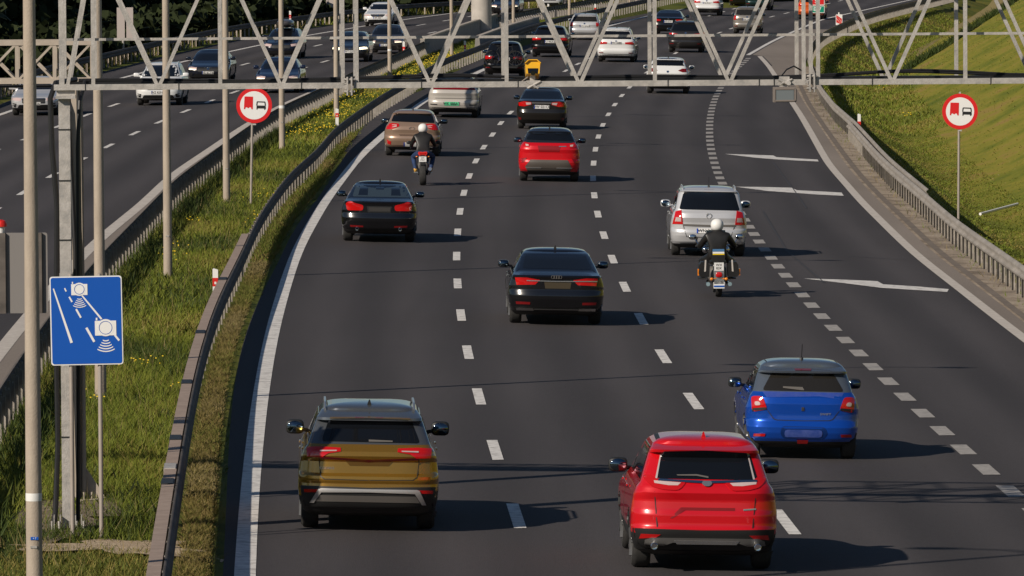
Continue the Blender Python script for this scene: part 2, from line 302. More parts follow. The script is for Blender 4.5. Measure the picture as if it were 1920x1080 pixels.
for pts in ([(1430, 395), (1475, 470), (1545, 530)], [(1450, 305), (1480, 345), (1512, 390)], [(1590, 480), (1680, 486), (1765, 484)]):
    w = [GR(x, y, .008) for x, y in pts]
    for a, b in zip(w, w[1:]): sk.add([a + Vector((-.03, 0, 0)), a + Vector((.03, 0, 0)), b + Vector((.03, 0, 0)), b + Vector((-.03, 0, 0))], [(0, 1, 2, 3)])
MT['tar'] = mat('tar', (.035, .032, .034), .8); struct(sk.build('road_seam', 'tar', smooth=False))
# the gutter groove and its crumbs along the verge
strip('verge_gutter', np.arange(60, 340, 3.0), lambda y: EDGE_R(y) * .35 + RAIL_D(y) * .65 - .18, lambda y: EDGE_R(y) * .35 + RAIL_D(y) * .65, lambda x, y: SL * x + .018, mat('gutter', (.12, .095, .075), .95, var=[(.20, .16, .125)], vscale=3))
# drain path on the bank
pp = [(1700, 133), (1735, 112), (1760, 98), (1803, 70), (1840, 45), (1872, 25), (1915, -3)]; up = [(1694, 110), (1722, 92), (1745, 80), (1785, 55), (1822, 33), (1853, 12), (1890, -12)]
mb = MB(); q = []
for a, b in zip(pp, up): q += [GT(*a) + Vector((0, 0, .06)), GT(*b) + Vector((0, 0, .06))]
mb.add(q, [(2 * i, 2 * i + 1, 2 * i + 3, 2 * i + 2) for i in range(len(pp) - 1)]); struct(mb.build('bank_path', 'path_soil', smooth=False))
PATH = [GT(*a) for a in pp]
# bare soil round the gantry feet
mb = MB()
for cx, cy, rx, ry, z in ((125, 975, .8, 3.2, .01), (230, 1034, 1.15, 1.0, .02)):
    c = GM(cx, cy); vs = [(c.x, c.y, float(TH(c.x, c.y)) + .03 + z)]
    for k in range(28): a = k / 28 * 6.283; r = 1 + .28 * math.sin(3 * a + cx) + .2 * math.sin(7 * a) + .14 * math.sin(11 * a + 1); x, y = c.x + rx * r * math.cos(a), c.y + ry * r * math.sin(a); vs.append((x, y, float(TH(x, y)) + .015 + z))
    mb.add(vs, [(0, k + 1, (k + 1) % 28 + 1) for k in range(28)], 0 if cy > 1000 else 1)
struct(mb.build('bare_soil', ['sand', mat('soil', (.13, .10, .06), .95, var=[(.27, .21, .14)], vscale=3, bump=.5, bscale=20)]))
# ------------------------------------------------------------------ guardrails
def sweep(f, ys, prof, side, zbase, step=None):                     # prof: closed loop of (n, z); n points to `side`
    mb = MB(); n = len(prof); vs = []; fs = []
    for y in ys:
        x = float(f(y)); t = Vector((float(f(y + 1)) - float(f(y - 1)), 2, 0)).normalized(); nn = Vector((t.y, -t.x, 0)) * side; zb = zbase(x, y)
        for a, z in prof: vs.append(Vector((x, y, zb + z)) + nn * a)
    for i in range(len(ys) - 1):
        for k in range(n): a = i * n + k; b = i * n + (k + 1) % n; fs.append((a, b, b + n, a + n))
    fs.append(tuple(range(n))); fs.append(tuple(range((len(ys) - 1) * n, len(ys) * n)))
    return mb.add(vs, fs)
WP = [(0, .44), (.02, .45), (.06, .49), (.06, .53), (.01, .57), (.01, .62), (.06, .66), (.06, .70), (.02, .74), (0, .75)]
WB = WP + [(a - .012, z) for a, z in WP[::-1]]
def guardrail(label, f, y0, y1, side, zb, m, post, sp=1.33, mp='galv_dull', plate=None):
    r = thing('guardrail', label, 'guardrail', (float(f(y0)), y0, 0), group='guardrails along the road'); inv = Matrix.Translation(-Vector(r.location))
    def part(nm, mb, mm, ang=50): mb.v = [inv @ v for v in mb.v]; return mb.build(nm, mm, r, ang=ang)
    ys = np.concatenate([np.arange(y0, min(y1, 200), 2.0), np.arange(min(y1, 200), y1, 4.0)]) if y1 > 200 else np.arange(y0, y1, 2.0)
    part('beam', sweep(f, ys, WB, side, zb), m)
    pm = MB(); pm.box((0, .025, .33), (.085, .006, .66)); pm.box((-.04, 0, .33), (.006, .05, .66)); pm.box((.04, 0, .33), (.006, .05, .66)); pm.box((side * .05, 0, .6), (.05, .045, .2)); pme = pm.mesh('post', mp); n = 0; rest = MB()
    for y in np.arange(y0 + .3, y1, sp):
        x = float(f(y)); b = zb(x, y)
        if n < 100: put('post', pme, r, Vector((x - side * .075, y, b)) - Vector(r.location)); n += 1
        else: rest.box((x - side * .075, y, b + .33), (.085, .05, .66))
    if rest.v: part('posts', rest, mp)['kind'] = 'stuff'
    bo = MB()
    for y in np.arange(y0 + .3, min(y1, 320), sp):
        x = float(f(y)); bo.box((x - side * .03, y, zb(x, y) + .56), (.03, .05, .05))
    part('bolts', bo, 'galv')['kind'] = 'stuff'
    return r
zm = lambda x, y: .15; zc_ = lambda x, y: .07; zd = lambda x, y: SL * x
guardrail('galvanised guardrail on the far left of the oncoming carriageway, in front of the dark wood', RAIL_A, 225, 600, 1, lambda x, y: .08, 'galv_dark_shade', None, 2.0, 'beige_steel')
guardrail('guardrail on the right edge of the oncoming carriageway, left side of the grass median', RAIL_B, 82, 560, -1, zm, 'galv_dark_shade', None, 1.6, 'galv_dull')
gc = guardrail('guardrail with a brown box beam along its top, right side of the grass median', RAIL_C, 78, 560, 1, zc_, 'galv_dark_shade', None, 2.0, 'galv_dull')
inv = -Vector(gc.location)
mb = sweep(RAIL_C, np.arange(78, 172, 2.0), [(-.2, .66), (-.2, .745), (-.035, .745), (-.035, .66)], 1, zc_); mb.v = [v + inv for v in mb.v]; mb.build('box_beam', 'rust_top', gc, ang=30)
for y in (98.6, 101.2, 106.5, 118.6, 132, 150):
    mb = sweep(RAIL_C, np.array([y, y + .9]), [(-.21, .65), (-.21, .757), (-.05, .757), (-.05, .65)], 1, zc_); mb.v = [v + inv for v in mb.v]; mb.build('joint_plate', 'trim' if y not in (101.2,) else 'galv', gc, ang=30)
guardrail('near guardrail on the right verge, its end lapping the farther one', lambda y: RAIL_D(y) + .0, 96, 262, -1, zd, 'galv_dull', None, 1.5)
guardrail('farther guardrail on the right verge, curving away below the grass bank', lambda y: RAIL_D(y) + np.where(np.asarray(y) < 280, np.clip((280 - np.asarray(y)) / 22, 0, 1) * .2, 0), 254, 600, -1, zd, 'galv_dull', None, 1.5)
# barriers round the bridge pier
for lab, pts in (('concrete barrier with a sunlit-toned top left of the bridge pier', [(792, 72), (840, 55), (885, 40), (930, 26)]), ('concrete barrier with a sunlit-toned top right of the bridge pier', [(895, 68), (925, 57), (955, 46), (1010, 31)])):
    f = curve([GM(x, y, .9) for x, y in pts]); y0 = GM(*pts[0], .9).y; y1 = GM(*pts[-1], .9).y
    r = thing('concrete_barrier', lab, 'barrier', (float(f(y0)), y0, 0)); mb = sweep(f, np.arange(y0, y1, 5.0), [(-.3, 0), (-.14, .35), (-.1, .84), (.1, .84), (.14, .35), (.3, 0)], 1, zm); mb.v = [v - Vector(r.location) for v in mb.v]; mb.build('wall', mat('barrier_shade', (.22, .205, .19), .9, var=[(.30, .28, .25)], vscale=2) if 'barrier_shade' not in MT else 'barrier_shade', r)  # wall colour darkened to carry the shade on its face
    mb = sweep(f, np.arange(y0, y1, 5.0), [(-.12, .843), (-.12, .92), (.12, .92), (.12, .843)], 1, zm); mb.v = [v - Vector(r.location) for v in mb.v]; mb.build('cap', 'beige_steel', r)  # pale strip paints the sunlit top of the barrier
p = GM(903, 66); r = thing('bridge_pier', 'thick round concrete bridge pier standing in the far median', 'pier', p)
mb = MB(); mb.lathe([(.62, -.3), (.58, .4), (.56, 6.5), (.8, 7.0), (.8, 7.6)], n=32); mb.build('column', 'concrete', r)
mb = MB(); mb.box((0, 0, .1), (1.7, 1.7, .5)); mb.build('footing', 'concrete', r, smooth=False)
# ------------------------------------------------------------------ grass, flowers, wood
def blades(name, P, hmin, hmax, wid, mats, lean=.5):
    n = len(P); a = rng.uniform(0, 6.283, n); h = rng.uniform(hmin, hmax, n); w = wid * rng.uniform(.6, 1.3, n); l = rng.normal(0, lean, (n, 2)) * h[:, None]
    V = np.empty((n, 3, 3)); V[:, 0] = P - np.stack([w * np.cos(a), w * np.sin(a), 0 * a], 1); V[:, 1] = P + np.stack([w * np.cos(a), w * np.sin(a), 0 * a], 1); V[:, 2] = P + np.stack([l[:, 0], l[:, 1], h], 1)
    me = bpy.data.meshes.new(name); me.vertices.add(3 * n); me.vertices.foreach_set('co', V.ravel()); me.loops.add(3 * n); me.loops.foreach_set('vertex_index', np.arange(3 * n)); me.polygons.add(n)
    me.polygons.foreach_set('loop_start', np.arange(n) * 3)
    for m in mats: me.materials.append(MT[m])
    k = np.sin(P[:, 0] * 1.1 + np.sin(P[:, 1] * .23) * 2) + np.sin(P[:, 1] * .31) + rng.normal(0, .9, n); me.polygons.foreach_set('material_index', np.clip(((k + 2.2) / 4.4 * len(mats)).astype(int), 0, len(mats) - 1)); me.update(calc_edges=True); me.validate()
    o = put(name, me); o['kind'] = 'stuff'; return o
def scatter(n, y0, y1, fa, fb, pw=1.):
    y = y0 + (y1 - y0) * rng.random(n) ** pw; a, b = fa(y), fb(y); x = a + (b - a) * rng.random(n); ok = b > a + .05; x, y = x[ok], y[ok]
    return np.stack([x, y, TH(x, y) - .01], 1)
ml, mr = lambda y: RAIL_B(y) + .0, lambda y: RAIL_C(y) - .18
soil = [(GM(125, 975), .7, 2.8), (GM(225, 1032), 1.0, .6)]
def clear(P, keep=.22):
    m = np.ones(len(P), bool)
    for c, rx, ry in soil: m &= (((P[:, 0] - c.x) / rx) ** 2 + ((P[:, 1] - c.y) / ry) ** 2 > 1) | (rng.random(len(P)) < keep)
    return P[m]
gm = ['blade4', 'blade0', 'blade1', 'blade2', 'blade2', 'blade3']
blades('median_grass', clear(scatter(16000, 80, 97, ml, mr)), .04, .13, .010, ['blade4', 'blade3', 'blade0', 'dry2'], .6)
blades('median_grass', clear(scatter(60000, 97, 140, ml, mr)), .07, .21, .010, gm, .6); blades('median_grass', scatter(55000, 140, 240, ml, mr), .06, .18, .016, gm, .6)
blades('median_grass', scatter(40000, 240, 470, ml, mr), .08, .22, .03, gm)
blades('median_grass', scatter(9000, 90, 260, ml, lambda y: ml(y) + .8), .2, .42, .014, ['blade4', 'blade0'])
dl, dr = lambda y: RAIL_C(y) + .05, lambda y: ASPH_L(y) - .02
strip('verge_soil', np.arange(60, 480, 3.0), dl, lambda y: np.maximum(ASPH_L(y) + .02, dl(y) + .05), lambda x, y: float(TH(x, y)) + .004, 'dry_grass_soil')
dm = ['dry2', 'dry0', 'dry1', 'dry0', 'dry3']
blades('verge_grass', scatter(42000, 80, 170, dl, dr), .03, .12, .010, dm, .9); blades('verge_grass', scatter(30000, 170, 330, dl, dr), .04, .2, .018, ['blade0', 'dry2', 'dry0', 'blade1', 'dry1'], .7)
blades('verge_grass', scatter(1500, 80, 330, lambda y: ASPH_L(y) - .12, lambda y: ASPH_L(y) + .10), .05, .16, .015, ['dry2', 'blade0'])
bl = lambda a, b: (lambda y: RAIL_D(y) + a, lambda y: RAIL_D(y) + b)
bm_ = ['blade0', 'blade1', 'blade2', 'blade3', 'blade2', 'dry3']
blades('bank_grass', scatter(42000, 130, 300, *bl(.3, 4.5)), .02, .075, .022, ['blade0', 'blade1', 'blade2', 'blade3'], 1.)
blades('bank_grass', scatter(30000, 130, 480, *bl(4.2, 18)), .02, .05, .035, bm_, 1.6); blades('bank_grass', scatter(26000, 300, 560, *bl(.3, 5)), .05, .16, .035, ['blade0', 'blade1', 'blade2', 'blade3'])
blades('verge_grass', scatter(700, 130, 330, lambda y: RAIL_D(y) - .3, lambda y: RAIL_D(y) + .2), .06, .25, .012, ['blade1', 'dry3'])
blades('left_grass', scatter(30000, 230, 560, lambda y: RAIL_A(y) - 3.5, lambda y: RAIL_A(y) - .1), .15, .5, .03, ['blade4', 'blade0', 'blade3', 'dry1', 'blade1'])
# a dark line of weeds along the drain path
pw = np.concatenate([np.array(a)[None] * (1 - t[:, None]) + np.array(b)[None] * t[:, None] + np.stack([rng.normal(0, .12, 700), rng.normal(0, .5, 700), np.zeros(700)], 1) for a, b, t in [(a, b, rng.random(700)) for a, b in zip(PATH, PATH[1:])]])
blades('path_weeds', pw, .1, .4, .05, ['blade4', 'leaf_dark'])
def flowers(name, P, hs, r):
    n = len(P); h = rng.uniform(*hs, n); mb = MB(); c = P + np.stack([0 * h, 0 * h, h], 1); off = np.array([(-1, -.3, -.6), (1, -.3, -.6), (1, .3, .6), (-1, .3, .6)]) * r
    V = c[:, None, :] + off[None]; me = bpy.data.meshes.new(name); me.from_pydata(V.reshape(-1, 3).tolist(), [], np.arange(4 * n).reshape(-1, 4).tolist()); me.materials.append(MT['flower_yellow']); o = put(name, me); o['kind'] = 'stuff'
def clusters(k, m, y0, y1, fa, fb, sx, sy, pw=1.):
    c = scatter(k, y0, y1, fa, fb, pw); p = np.repeat(c, m, 0); p[:, 0] += rng.normal(0, sx, len(p)); p[:, 1] += rng.normal(0, sy, len(p)); p[:, 2] = TH(p[:, 0], p[:, 1]); ok = (p[:, 0] > fa(p[:, 1])) & (p[:, 0] < fb(p[:, 1])); return p[ok]
blades('median_weeds', clear(clusters(46, 26, 98, 230, lambda y: ml(y) + .3, mr, .16, .3)), .06, .26, .026, ['blade4', 'leaf_dark', 'blade0'], .8)
blades('dead_stalks', clear(scatter(2600, 88, 230, ml, mr)), .18, .38, .006, ['dry3', 'blade3'], .35)
flowers('yellow_flowers', clusters(9, 14, 105, 235, lambda y: ml(y) + .6, mr, .22, 1.0), (.12, .22), .013)
flowers('yellow_flowers', clusters(34, 34, 248, 380, ml, mr, .35, 2.4), (.08, .22), .017)
flowers('yellow_flowers', clusters(4, 6, 300, 420, *bl(2, 5), .5, 1.5), (.1, .25), .022)
def wood():
    qs = []; tr = MB()
    for y in np.arange(235, 525, 5.0):
        for k in range(7):
            yy = y + rng.uniform(-2, 2); off = 3.2 + k * 3.6 + rng.uniform(-.8, .8); x = float(RAIL_A(yy)) - off; h = off * rng.uniform(.36, .5) if k < 2 else min(13, off * rng.uniform(.5, .62)); zb = float(TH(x, yy)); n = 330  # back rows grow taller out of view, sized to shade the front trees
            u = rng.normal(0, 1, (n, 3)); u /= np.linalg.norm(u, axis=1)[:, None]; u *= rng.random((n, 1)) ** .4
            qs.append(np.array([x, yy, zb + h * .5]) + u * np.array([2.2, 3.2, h * .54])); tr.tube([(x, yy, zb - .2), (x + .1, yy, zb + h * .6)], [.18, .08], 6, 1, False)
    c = np.concatenate(qs); c = c[c[:, 2] > -.2]; n = len(c); s = rng.uniform(.16, .42, n); a = rng.normal(0, 1, (n, 3)); a /= np.linalg.norm(a, axis=1)[:, None]; b = np.cross(a, rng.normal(0, 1, (n, 3))); b /= np.linalg.norm(b, axis=1)[:, None]
    V = np.stack([c - (a + b * .6) * s[:, None], c + (a - b * .6) * s[:, None], c + (a + b * .6) * s[:, None], c - (a - b * .6) * s[:, None]], 1).reshape(-1, 3); o = len(tr.v)
    me = bpy.data.meshes.new('wood'); me.from_pydata([tuple(v) for v in tr.v] + V.tolist(), [], tr.f + (np.arange(4 * n).reshape(-1, 4) + o).tolist()); me.materials.append(MT['leaf_dark']); me.materials.append(MT['bark']); me.polygons.foreach_set('material_index', tr.m + [0] * n)
    w = put('wood', me); w['kind'] = 'stuff'; w['label'] = 'dark wood along the far left of the road'
wood()
# low shrubs at the foot of the wood
# ------------------------------------------------------------------ the truss gantry
GA = math.radians(2.05); gx = Vector((math.cos(GA), math.sin(GA), 0)); gy = Vector((-math.sin(GA), math.cos(GA), 0))
g0 = GM(120, 1004); GY = g0.y; gz0 = g0.z
def gpt(px, py, t=0.0):                                             # point on the gantry's front plane (t behind it)
    d = ray(px, py); n = gy; k = (n.dot(Vector((g0.x, g0.y, CAMH)) - Vector((0, 0, CAMH)))) / n.dot(d); p = d * k; return Vector((p.x, p.y, CAMH + p.z)) + gy * t
gn = thing('truss_gantry', 'galvanised steel truss gantry of V bracing spanning the whole road on a slim column', 'gantry', g0, (0, 0, GA))
iv = gn.matrix_basis.inverted(); iv = (Matrix.Translation(g0) @ Matrix.Rotation(GA, 4, 'Z')).inverted()
L = lambda px, py=160: (iv @ gpt(px, py))
ZB = L(1087, 157).z; ZT = ZB + 1.86; DEP = 1.25
apex = [L(x).x for x in (297, 528, 808, 1087, 1368, 1673)]; pitch = apex[4] - apex[3]; apex += [apex[5] + pitch, apex[5] + 2 * pitch]
x0, x1 = L(101).x, apex[7] + 1.0
def gpart(nm, mb, m='galv', ang=30): return mb.build(nm, m, gn, ang=ang)
for t, nm in ((0, 'bottom_chord'), (DEP, 'bottom_chord')):
    for a, b in zip([L(101).x, L(660).x + .02, L(1520).x + .02], [L(650).x, L(1510).x, x1]):
        mb = MB(); mb.bar((a, t, ZB), (b, t, ZB), .075, .075, up=(0, 1, 0)); gpart(nm, mb)
    mb = MB(); mb.bar((x0, t, ZT), (x1, t, ZT), .075, .075); gpart('top_chord', mb)
mb = MB(); mb.bar((L(122).x, .22, ZB + .62), (x1, .22, ZB + .62), .034, .034); gpart('handrail', mb)
for t in (0, DEP):
    for v in [L(116).x, L(175).x, L(413).x, L(643).x, L(669).x, L(950).x, L(1228).x, L(1507).x, L(1534).x, L(1810).x, apex[6] + pitch / 2]:
        mb = MB(); w = .05 if v > L(130).x else .07; mb.bar((v, t, ZB + .03), (v, t, ZT), w, w, up=(0, 1, 0)); gpart('upright', mb)
    segs = [(L(127).x, L(175).x)]
    for a in apex: segs += [(a - .02, a - pitch * .43), (a + .02, a + pitch * .43)]
    for a, b in segs:
        mb = MB(); mb.bar((a, t, ZB + .03), (b, t, ZT), .046, .046, up=(0, 1, 0)); gpart('diagonal', mb)
mb = MB()
for k in range(17):                                                 # cross ties and the grated walkway at the bottom
    x = x0 + .15 + (x1 - x0 - .3) * k / 16; mb.bar((x, .02, ZT), (x, DEP, ZT), .04)
    mb.bar((x, .04, ZB - .01), (x, DEP, ZB - .01), .04)
gpart('cross_ties', mb)['kind'] = 'stuff'
mb = MB(); mb.box(((x0 + x1) / 2, DEP - .13, ZB + .02), (x1 - x0 - .3, .2, .05)); gpart('cable_tray', mb, 'cable')
mb = MB()
for dz, sh in ((.055, 0), (.062, .7), (.05, 1.9)):
    mb.tube([(x0 + .3 + (x1 - x0 - .5) * k / 40, DEP - .2 + .05 * dz, ZB + dz + .014 * math.sin(k * .7 + sh) + .05 * math.exp(-((k - 13) / 2.) ** 2) + .05 * math.exp(-((k - 29) / 2.5) ** 2)) for k in range(41)], .018, 6)
gpart('cables', mb, 'cable')['kind'] = 'stuff'
for px in (655, 1522):                                              # bolted splice plates
    mb = MB(); x = L(px).x
    for dx in (-.028, .028): mb.box((x + dx, -.01, ZB - .01), (.02, .16, .24))
    for dz in (-.08, .08): mb.tube([(x - .07, -.06, ZB + dz), (x + .07, -.06, ZB + dz)], .014, 8)
    for dz in (-.05, .02, .05): mb.add([(x - .04, -.045, ZB + dz), (x - .12, -.045, ZB + dz * .3), (x - .04, -.045, ZB + dz + .012)], [(0, 1, 2)])
    gpart('splice_plate', mb)
mb = MB()
for px in (160, 335, 565, 790, 971, 1252, 1423, 1451, 1635, 1857): x = L(px).x; mb.box((x, -.002, ZB), (.010, .085, .10))
gpart('cable_ties', mb, 'trim')['kind'] = 'stuff'
def column(mb, x, y, z0, z1, w, dpt, tf=.016):                      # H-section
    for s in (-1, 1): mb.box((x, y + s * (dpt / 2 - tf / 2), (z0 + z1) / 2), (w, tf, z1 - z0))
    mb.box((x, y, (z0 + z1) / 2), (tf, dpt - 2 * tf, z1 - z0))
for x in (L(120).x, apex[7] + .6):
    mb = MB(); column(mb, x, .1, .1, ZB - .12, .15, .24); gpart('column', mb)
    mb = MB(); mb.box((x, .1, .05), (.5, .5, .05)); mb.box((x + .02, .05, ZB - .13), (.26, .36, .035)); mb.box((x + .02, .05, ZB - .055), (.24, .06, .12))
    for dx in (-.18, -.1, .1, .18): mb.box((x + dx, -.02, .17), (.012, .2, .2)); mb.lathe([(.014, .07), (.014, .2)], c=(x + dx * 1.15, -.12, 0), n=8)
    gpart('base_plate', mb)
mb = MB(); xl = L(96).x
mb.tube([(xl + .30, .9, ZB + .08), (xl + .05, .35, ZB + .05), (xl - .02, .2, ZB - .15), (xl - .0, .18, ZB - .8), (xl + .06, .18, ZB - 1.6), (xl + .03, .2, 2.6), (xl + .04, .2, 1.2), (xl + .0, .15, .3), (xl - .04, .1, .03)], .036, 10)
mb.tube([(xl + .42, 1.0, ZB + .05), (xl + .36, .5, ZB - .2), (xl + .33, .4, ZB - .8), (xl + .32, .4, 2.5), (xl + .30, .38, .9), (xl + .29, .3, .05)], .028, 8)
mb.tube([(xl + .12, .3, 2.2), (xl + .13, .3, .03)], .03, 8)
gpart('conduit', mb, 'cable')
mb = MB()
for z in (ZB - .55, ZB - 1.22, ZB - 2.0, 2.7, 1.3): mb.box((L(120).x, -.03, z), (.17, .01, .012))
gpart('straps', mb, 'trim')
# the yellow enforcement camera and the grey detector hang on the gantry
def on_gantry(px, py, t): return gpt(px, py, t)
p = on_gantry(999, 158, .0); c = thing('enforcement_camera', 'bright yellow hooded camera clamped on top of the gantry beam', 'camera', p, (0, 0, GA))
mb = MB(); T = Matrix.Translation((0, .1, .15)) @ Matrix.Diagonal((1.15, .9, .88, 1)) @ Matrix.Rotation(math.radians(-14), 4, 'X')
mb.prism([(-.085, .10), (-.045, .15), (.045, .15), (.085, .10), (.075, -.05), (-.075, -.05)], -.16, .2, 0, T); mb.build('housing', 'yellow_box', c)
mb = MB(); mb.prism([(-.06, .03), (.06, .03), (.055, -.045), (-.055, -.045)], -.168, -.155, 0, T); mb.lathe([(.03, -.19), (.034, -.15)], 'y', 14, c=(0, .06, .15)); mb.build('lens_window', 'glass', c)
mb = MB(); mb.prism([(-.095, .105), (-.05, .16), (.05, .16), (.095, .105), (.085, .1), (.045, .148), (-.045, .148), (-.085, .1)], -.2, -.1, 0, T); mb.build('hood', 'yellow_box', c)
mb = MB(); mb.box((0, .1, .1), (.07, .07, .14)); mb.box((0, .02, .0), (.16, .12, .1)); mb.tube([(-.09, -.04, .04), (.07, -.05, -.05)], .016, 8); mb.tube([(-.07, -.05, -.05), (.1, -.04, .04)], .016, 8); mb.tube([(-.1, -.02, -.02), (-.14, .0, .04), (-.05, .1, .1)], .009, 6); mb.build('bracket', 'galv', c)
p = on_gantry(1471, 177, -.02); c = thing('traffic_detector', 'small grey flat panel detector hanging below the right part of the gantry beam', 'detector', p, (0, 0, GA))
mb = MB(); mb.box((0, 0, 0), (.31, .09, .20)); mb.build('case', 'trim_grey' if False else mat('case_grey', (.20, .17, .15), .6), c, smooth=False)
mb = MB(); mb.box((0, -.047, -.005), (.235, .008, .13)); mb.build('screen', mat('panel_grey', (.16, .18, .19), .3), c, smooth=False)
mb = MB()
for a, b in (((-.13, .075), (.13, .075)), ((-.13, -.08), (.13, -.08)), ((-.135, -.08), (-.135, .075)), ((.135, -.08), (.135, .075))): mb.bar((a[0], -.05, a[1]), (b[0], -.05, b[1]), .02)
mb.build('rim', 'case_grey', c, smooth=False)
mb = MB(); mb.box((0, .04, .17), (.13, .1, .13)); mb.tube([(-.08, -.03, .2), (.06, -.05, .13)], .018, 8); mb.tube([(-.05, -.05, .14), (.1, -.02, .2)], .014, 8); mb.lathe([(.03, -.07), (.035, .0)], 'y', 10, c=(.05, 0, .15)); mb.build('bracket', 'galv', c)
mb = MB(); mb.tube([(-.1, .1, .16), (.05, .3, .32), (.16, .5, .36), (.3, .6, .28)], .01, 6); mb.build('lead', 'cable', c)
# ------------------------------------------------------------------ the beige gantry over the other carriageway
b0 = GM(151, 946); bz = 0; bg_ = thing('box_truss_gantry', 'beige lattice girder gantry over the oncoming carriageway on a beige column', 'gantry', b0, (0, 0, GA)); ib = (Matrix.Translation(b0) @ Matrix.Rotation(GA, 4, 'Z')).inverted()
def bp(px, py): d = ray(px, py); k = gy.dot(Vector((b0.x, b0.y, 0))) / gy.dot(d); p = d * k; return ib @ Vector((p.x, p.y, CAMH + p.z))
zt, zb_ = bp(100, 80).z, bp(100, 152).z; xr = bp(175, 100).x; xl = -8.2; xs_ = [bp(102, 100).x - k * (bp(171, 100).x - bp(102, 100).x) * 1.02 for k in range(-1, 12)]
for t in (0, .55):
    mb = MB(); mb.bar((xl, t, zt), (xr, t, zt), .07, .065, up=(0, 1, 0)); mb.build('top_chord', 'beige_steel', bg_); mb = MB(); mb.bar((xl, t, zb_), (xr, t, zb_), .07, .065, up=(0, 1, 0)); mb.build('bottom_chord', 'beige_steel', bg_)
    for a in xs_: mb = MB(); mb.bar((a, t, zb_), (a, t, zt), .05, .05, up=(0, 1, 0)); mb.build('upright', 'beige_steel', bg_)
    for a, b in zip(xs_, xs_[1:]):
        mb = MB(); mb.bar((a, t + .005, zb_), (b, t + .005, zt), .03, .03, up=(0, 1, 0)); mb.build('brace', 'beige_steel', bg_); mb = MB(); mb.bar((a, t - .012, zt), (b, t - .012, zb_), .03, .03, up=(0, 1, 0)); mb.build('brace', 'beige_steel', bg_)
mb = MB(); mb.box(((xl + xr) / 2 - .2, .28, zb_ - .075), (xr - xl - .4, .5, .03)); mb.build('walkway', 'trim', bg_, smooth=False)
for x in (0.0, xl + .3):
    mb = MB(); column(mb, x, .1, .05, zb_ - .03, .16, .2); mb.build('column', 'beige_steel', bg_)
    mb = MB(); mb.box((x, .1, .06), (.55, .5, .04)); mb.add([(x + .08, .1, .08), (x + .35, .1, .08), (x + .08, .1, .5), (x + .08, .12, .08), (x + .35, .12, .08), (x + .08, .12, .5)], [(0, 1, 2), (3, 5, 4), (0, 3, 4, 1), (1, 4, 5, 2)])
    for k in range(5): mb.lathe([(.012, .07), (.012, .18)], c=(x - .2 + k * .11 + .03, -.1, 0), n=6)
    mb.build('base_plate', 'beige_steel', bg_)
mb = MB(); mb.tube([(-.1, .12, zb_ - .05), (-.12, -.05, zb_ - .4), (-.04, -.06, 3.5), (-.05, -.06, 1.5), (-.02, -.05, .05)], .03, 8); mb.tube([(.02, -.06, zb_ - .1), (.03, -.07, 3.0), (.0, -.06, .05)], .026, 8); mb.build('conduit', 'cable', bg_)
# ------------------------------------------------------------------ lamp posts in the median
poles = [(64, None, 86.0, 1.5), (189, 757, None, None), (315, 525, None, None), (425, 383, None, None), (529, 285, None, 1.42), (631, 225, None, 1.5), (731, 147, None, 1.25), (847, 108, None, None), (963, 70, None, None), (1068, 38, None, None), (1181, 12, None, None)]
plab = ['lamp post nearest the camera with a white reflector band and small blue sticker', 'lamp post rising behind the blue camera sign', 'lamp post standing in flowering grass between the blue sign and the round sign', 'lamp post just left of the round sign in the median',
        'lamp post just right of the round sign in the median', 'lamp post crossing the gantry beam beside its left splice plate', 'lamp post in front of the white oncoming car with the dark grille', 'slim distant lamp post left of the concrete bridge pier', 'slim distant lamp post right of the concrete bridge pier', 'slim distant lamp post behind the silver estate car', 'farthest lamp post, at the top edge beyond the black saloon']
for i, (px, py, dd, bd) in enumerate(poles):
    p = at_d(px, 1000, dd) if dd else GM(px, py)
    if dd: p = Vector((p.x, dd, .15))
    r = thing('lamp_post', plab[i], 'lamp post', (p.x, p.y, float(TH(p.x, p.y)) - .02), (0, 0, 0), 'lamp posts along the median'); tl = .0061 if i == 0 else 0
    mb = MB(); mb.tube([(0, 0, -.1), (0, 0, .02), (0, 0, .9), (0, 0, 3), (0, 0, 9.6)], [.10, .098, .094, .088, .06], 18); mb.build('pole', 'pole_paint', r, ang=60)
    mb = MB(); mb.tube([(-1.6, 0, 9.95), (-.8, 0, 9.85), (0, 0, 9.5), (.8, 0, 9.85), (1.6, 0, 9.95)], .035, 8); mb.build('arm', 'pole_paint', r)
    for s in (-1, 1): mb = MB(); mb.ell((s * 1.85, 0, 9.95), (.36, .14, .07), 14, 6, 2.6); mb.build('lamp_head', 'galv', r)
    if bd:
        mb = MB(); mb.lathe([(.0935, bd - .045), (.0945, bd - .03), (.0945, bd + .03), (.0935, bd + .045)], n=18); mb.build('reflector_band', 'white', r)
    mb = MB(); mb.box((.0, -.094, .93), (.075, .012, .028)); mb.build('door_tag', 'galv', r, smooth=False)
    if i == 0: mb = MB(); mb.box((.01, -.096, 1.03), (.09, .006, .035)); mb.build('sticker', 'sign_blue', r, smooth=False); t = put('sticker_mark', text_mesh('+ 7', 'sign_white'), r.children[-1], (.01, -.1, 1.03), (math.pi / 2, 0, 0)); t.scale = (.03,) * 3
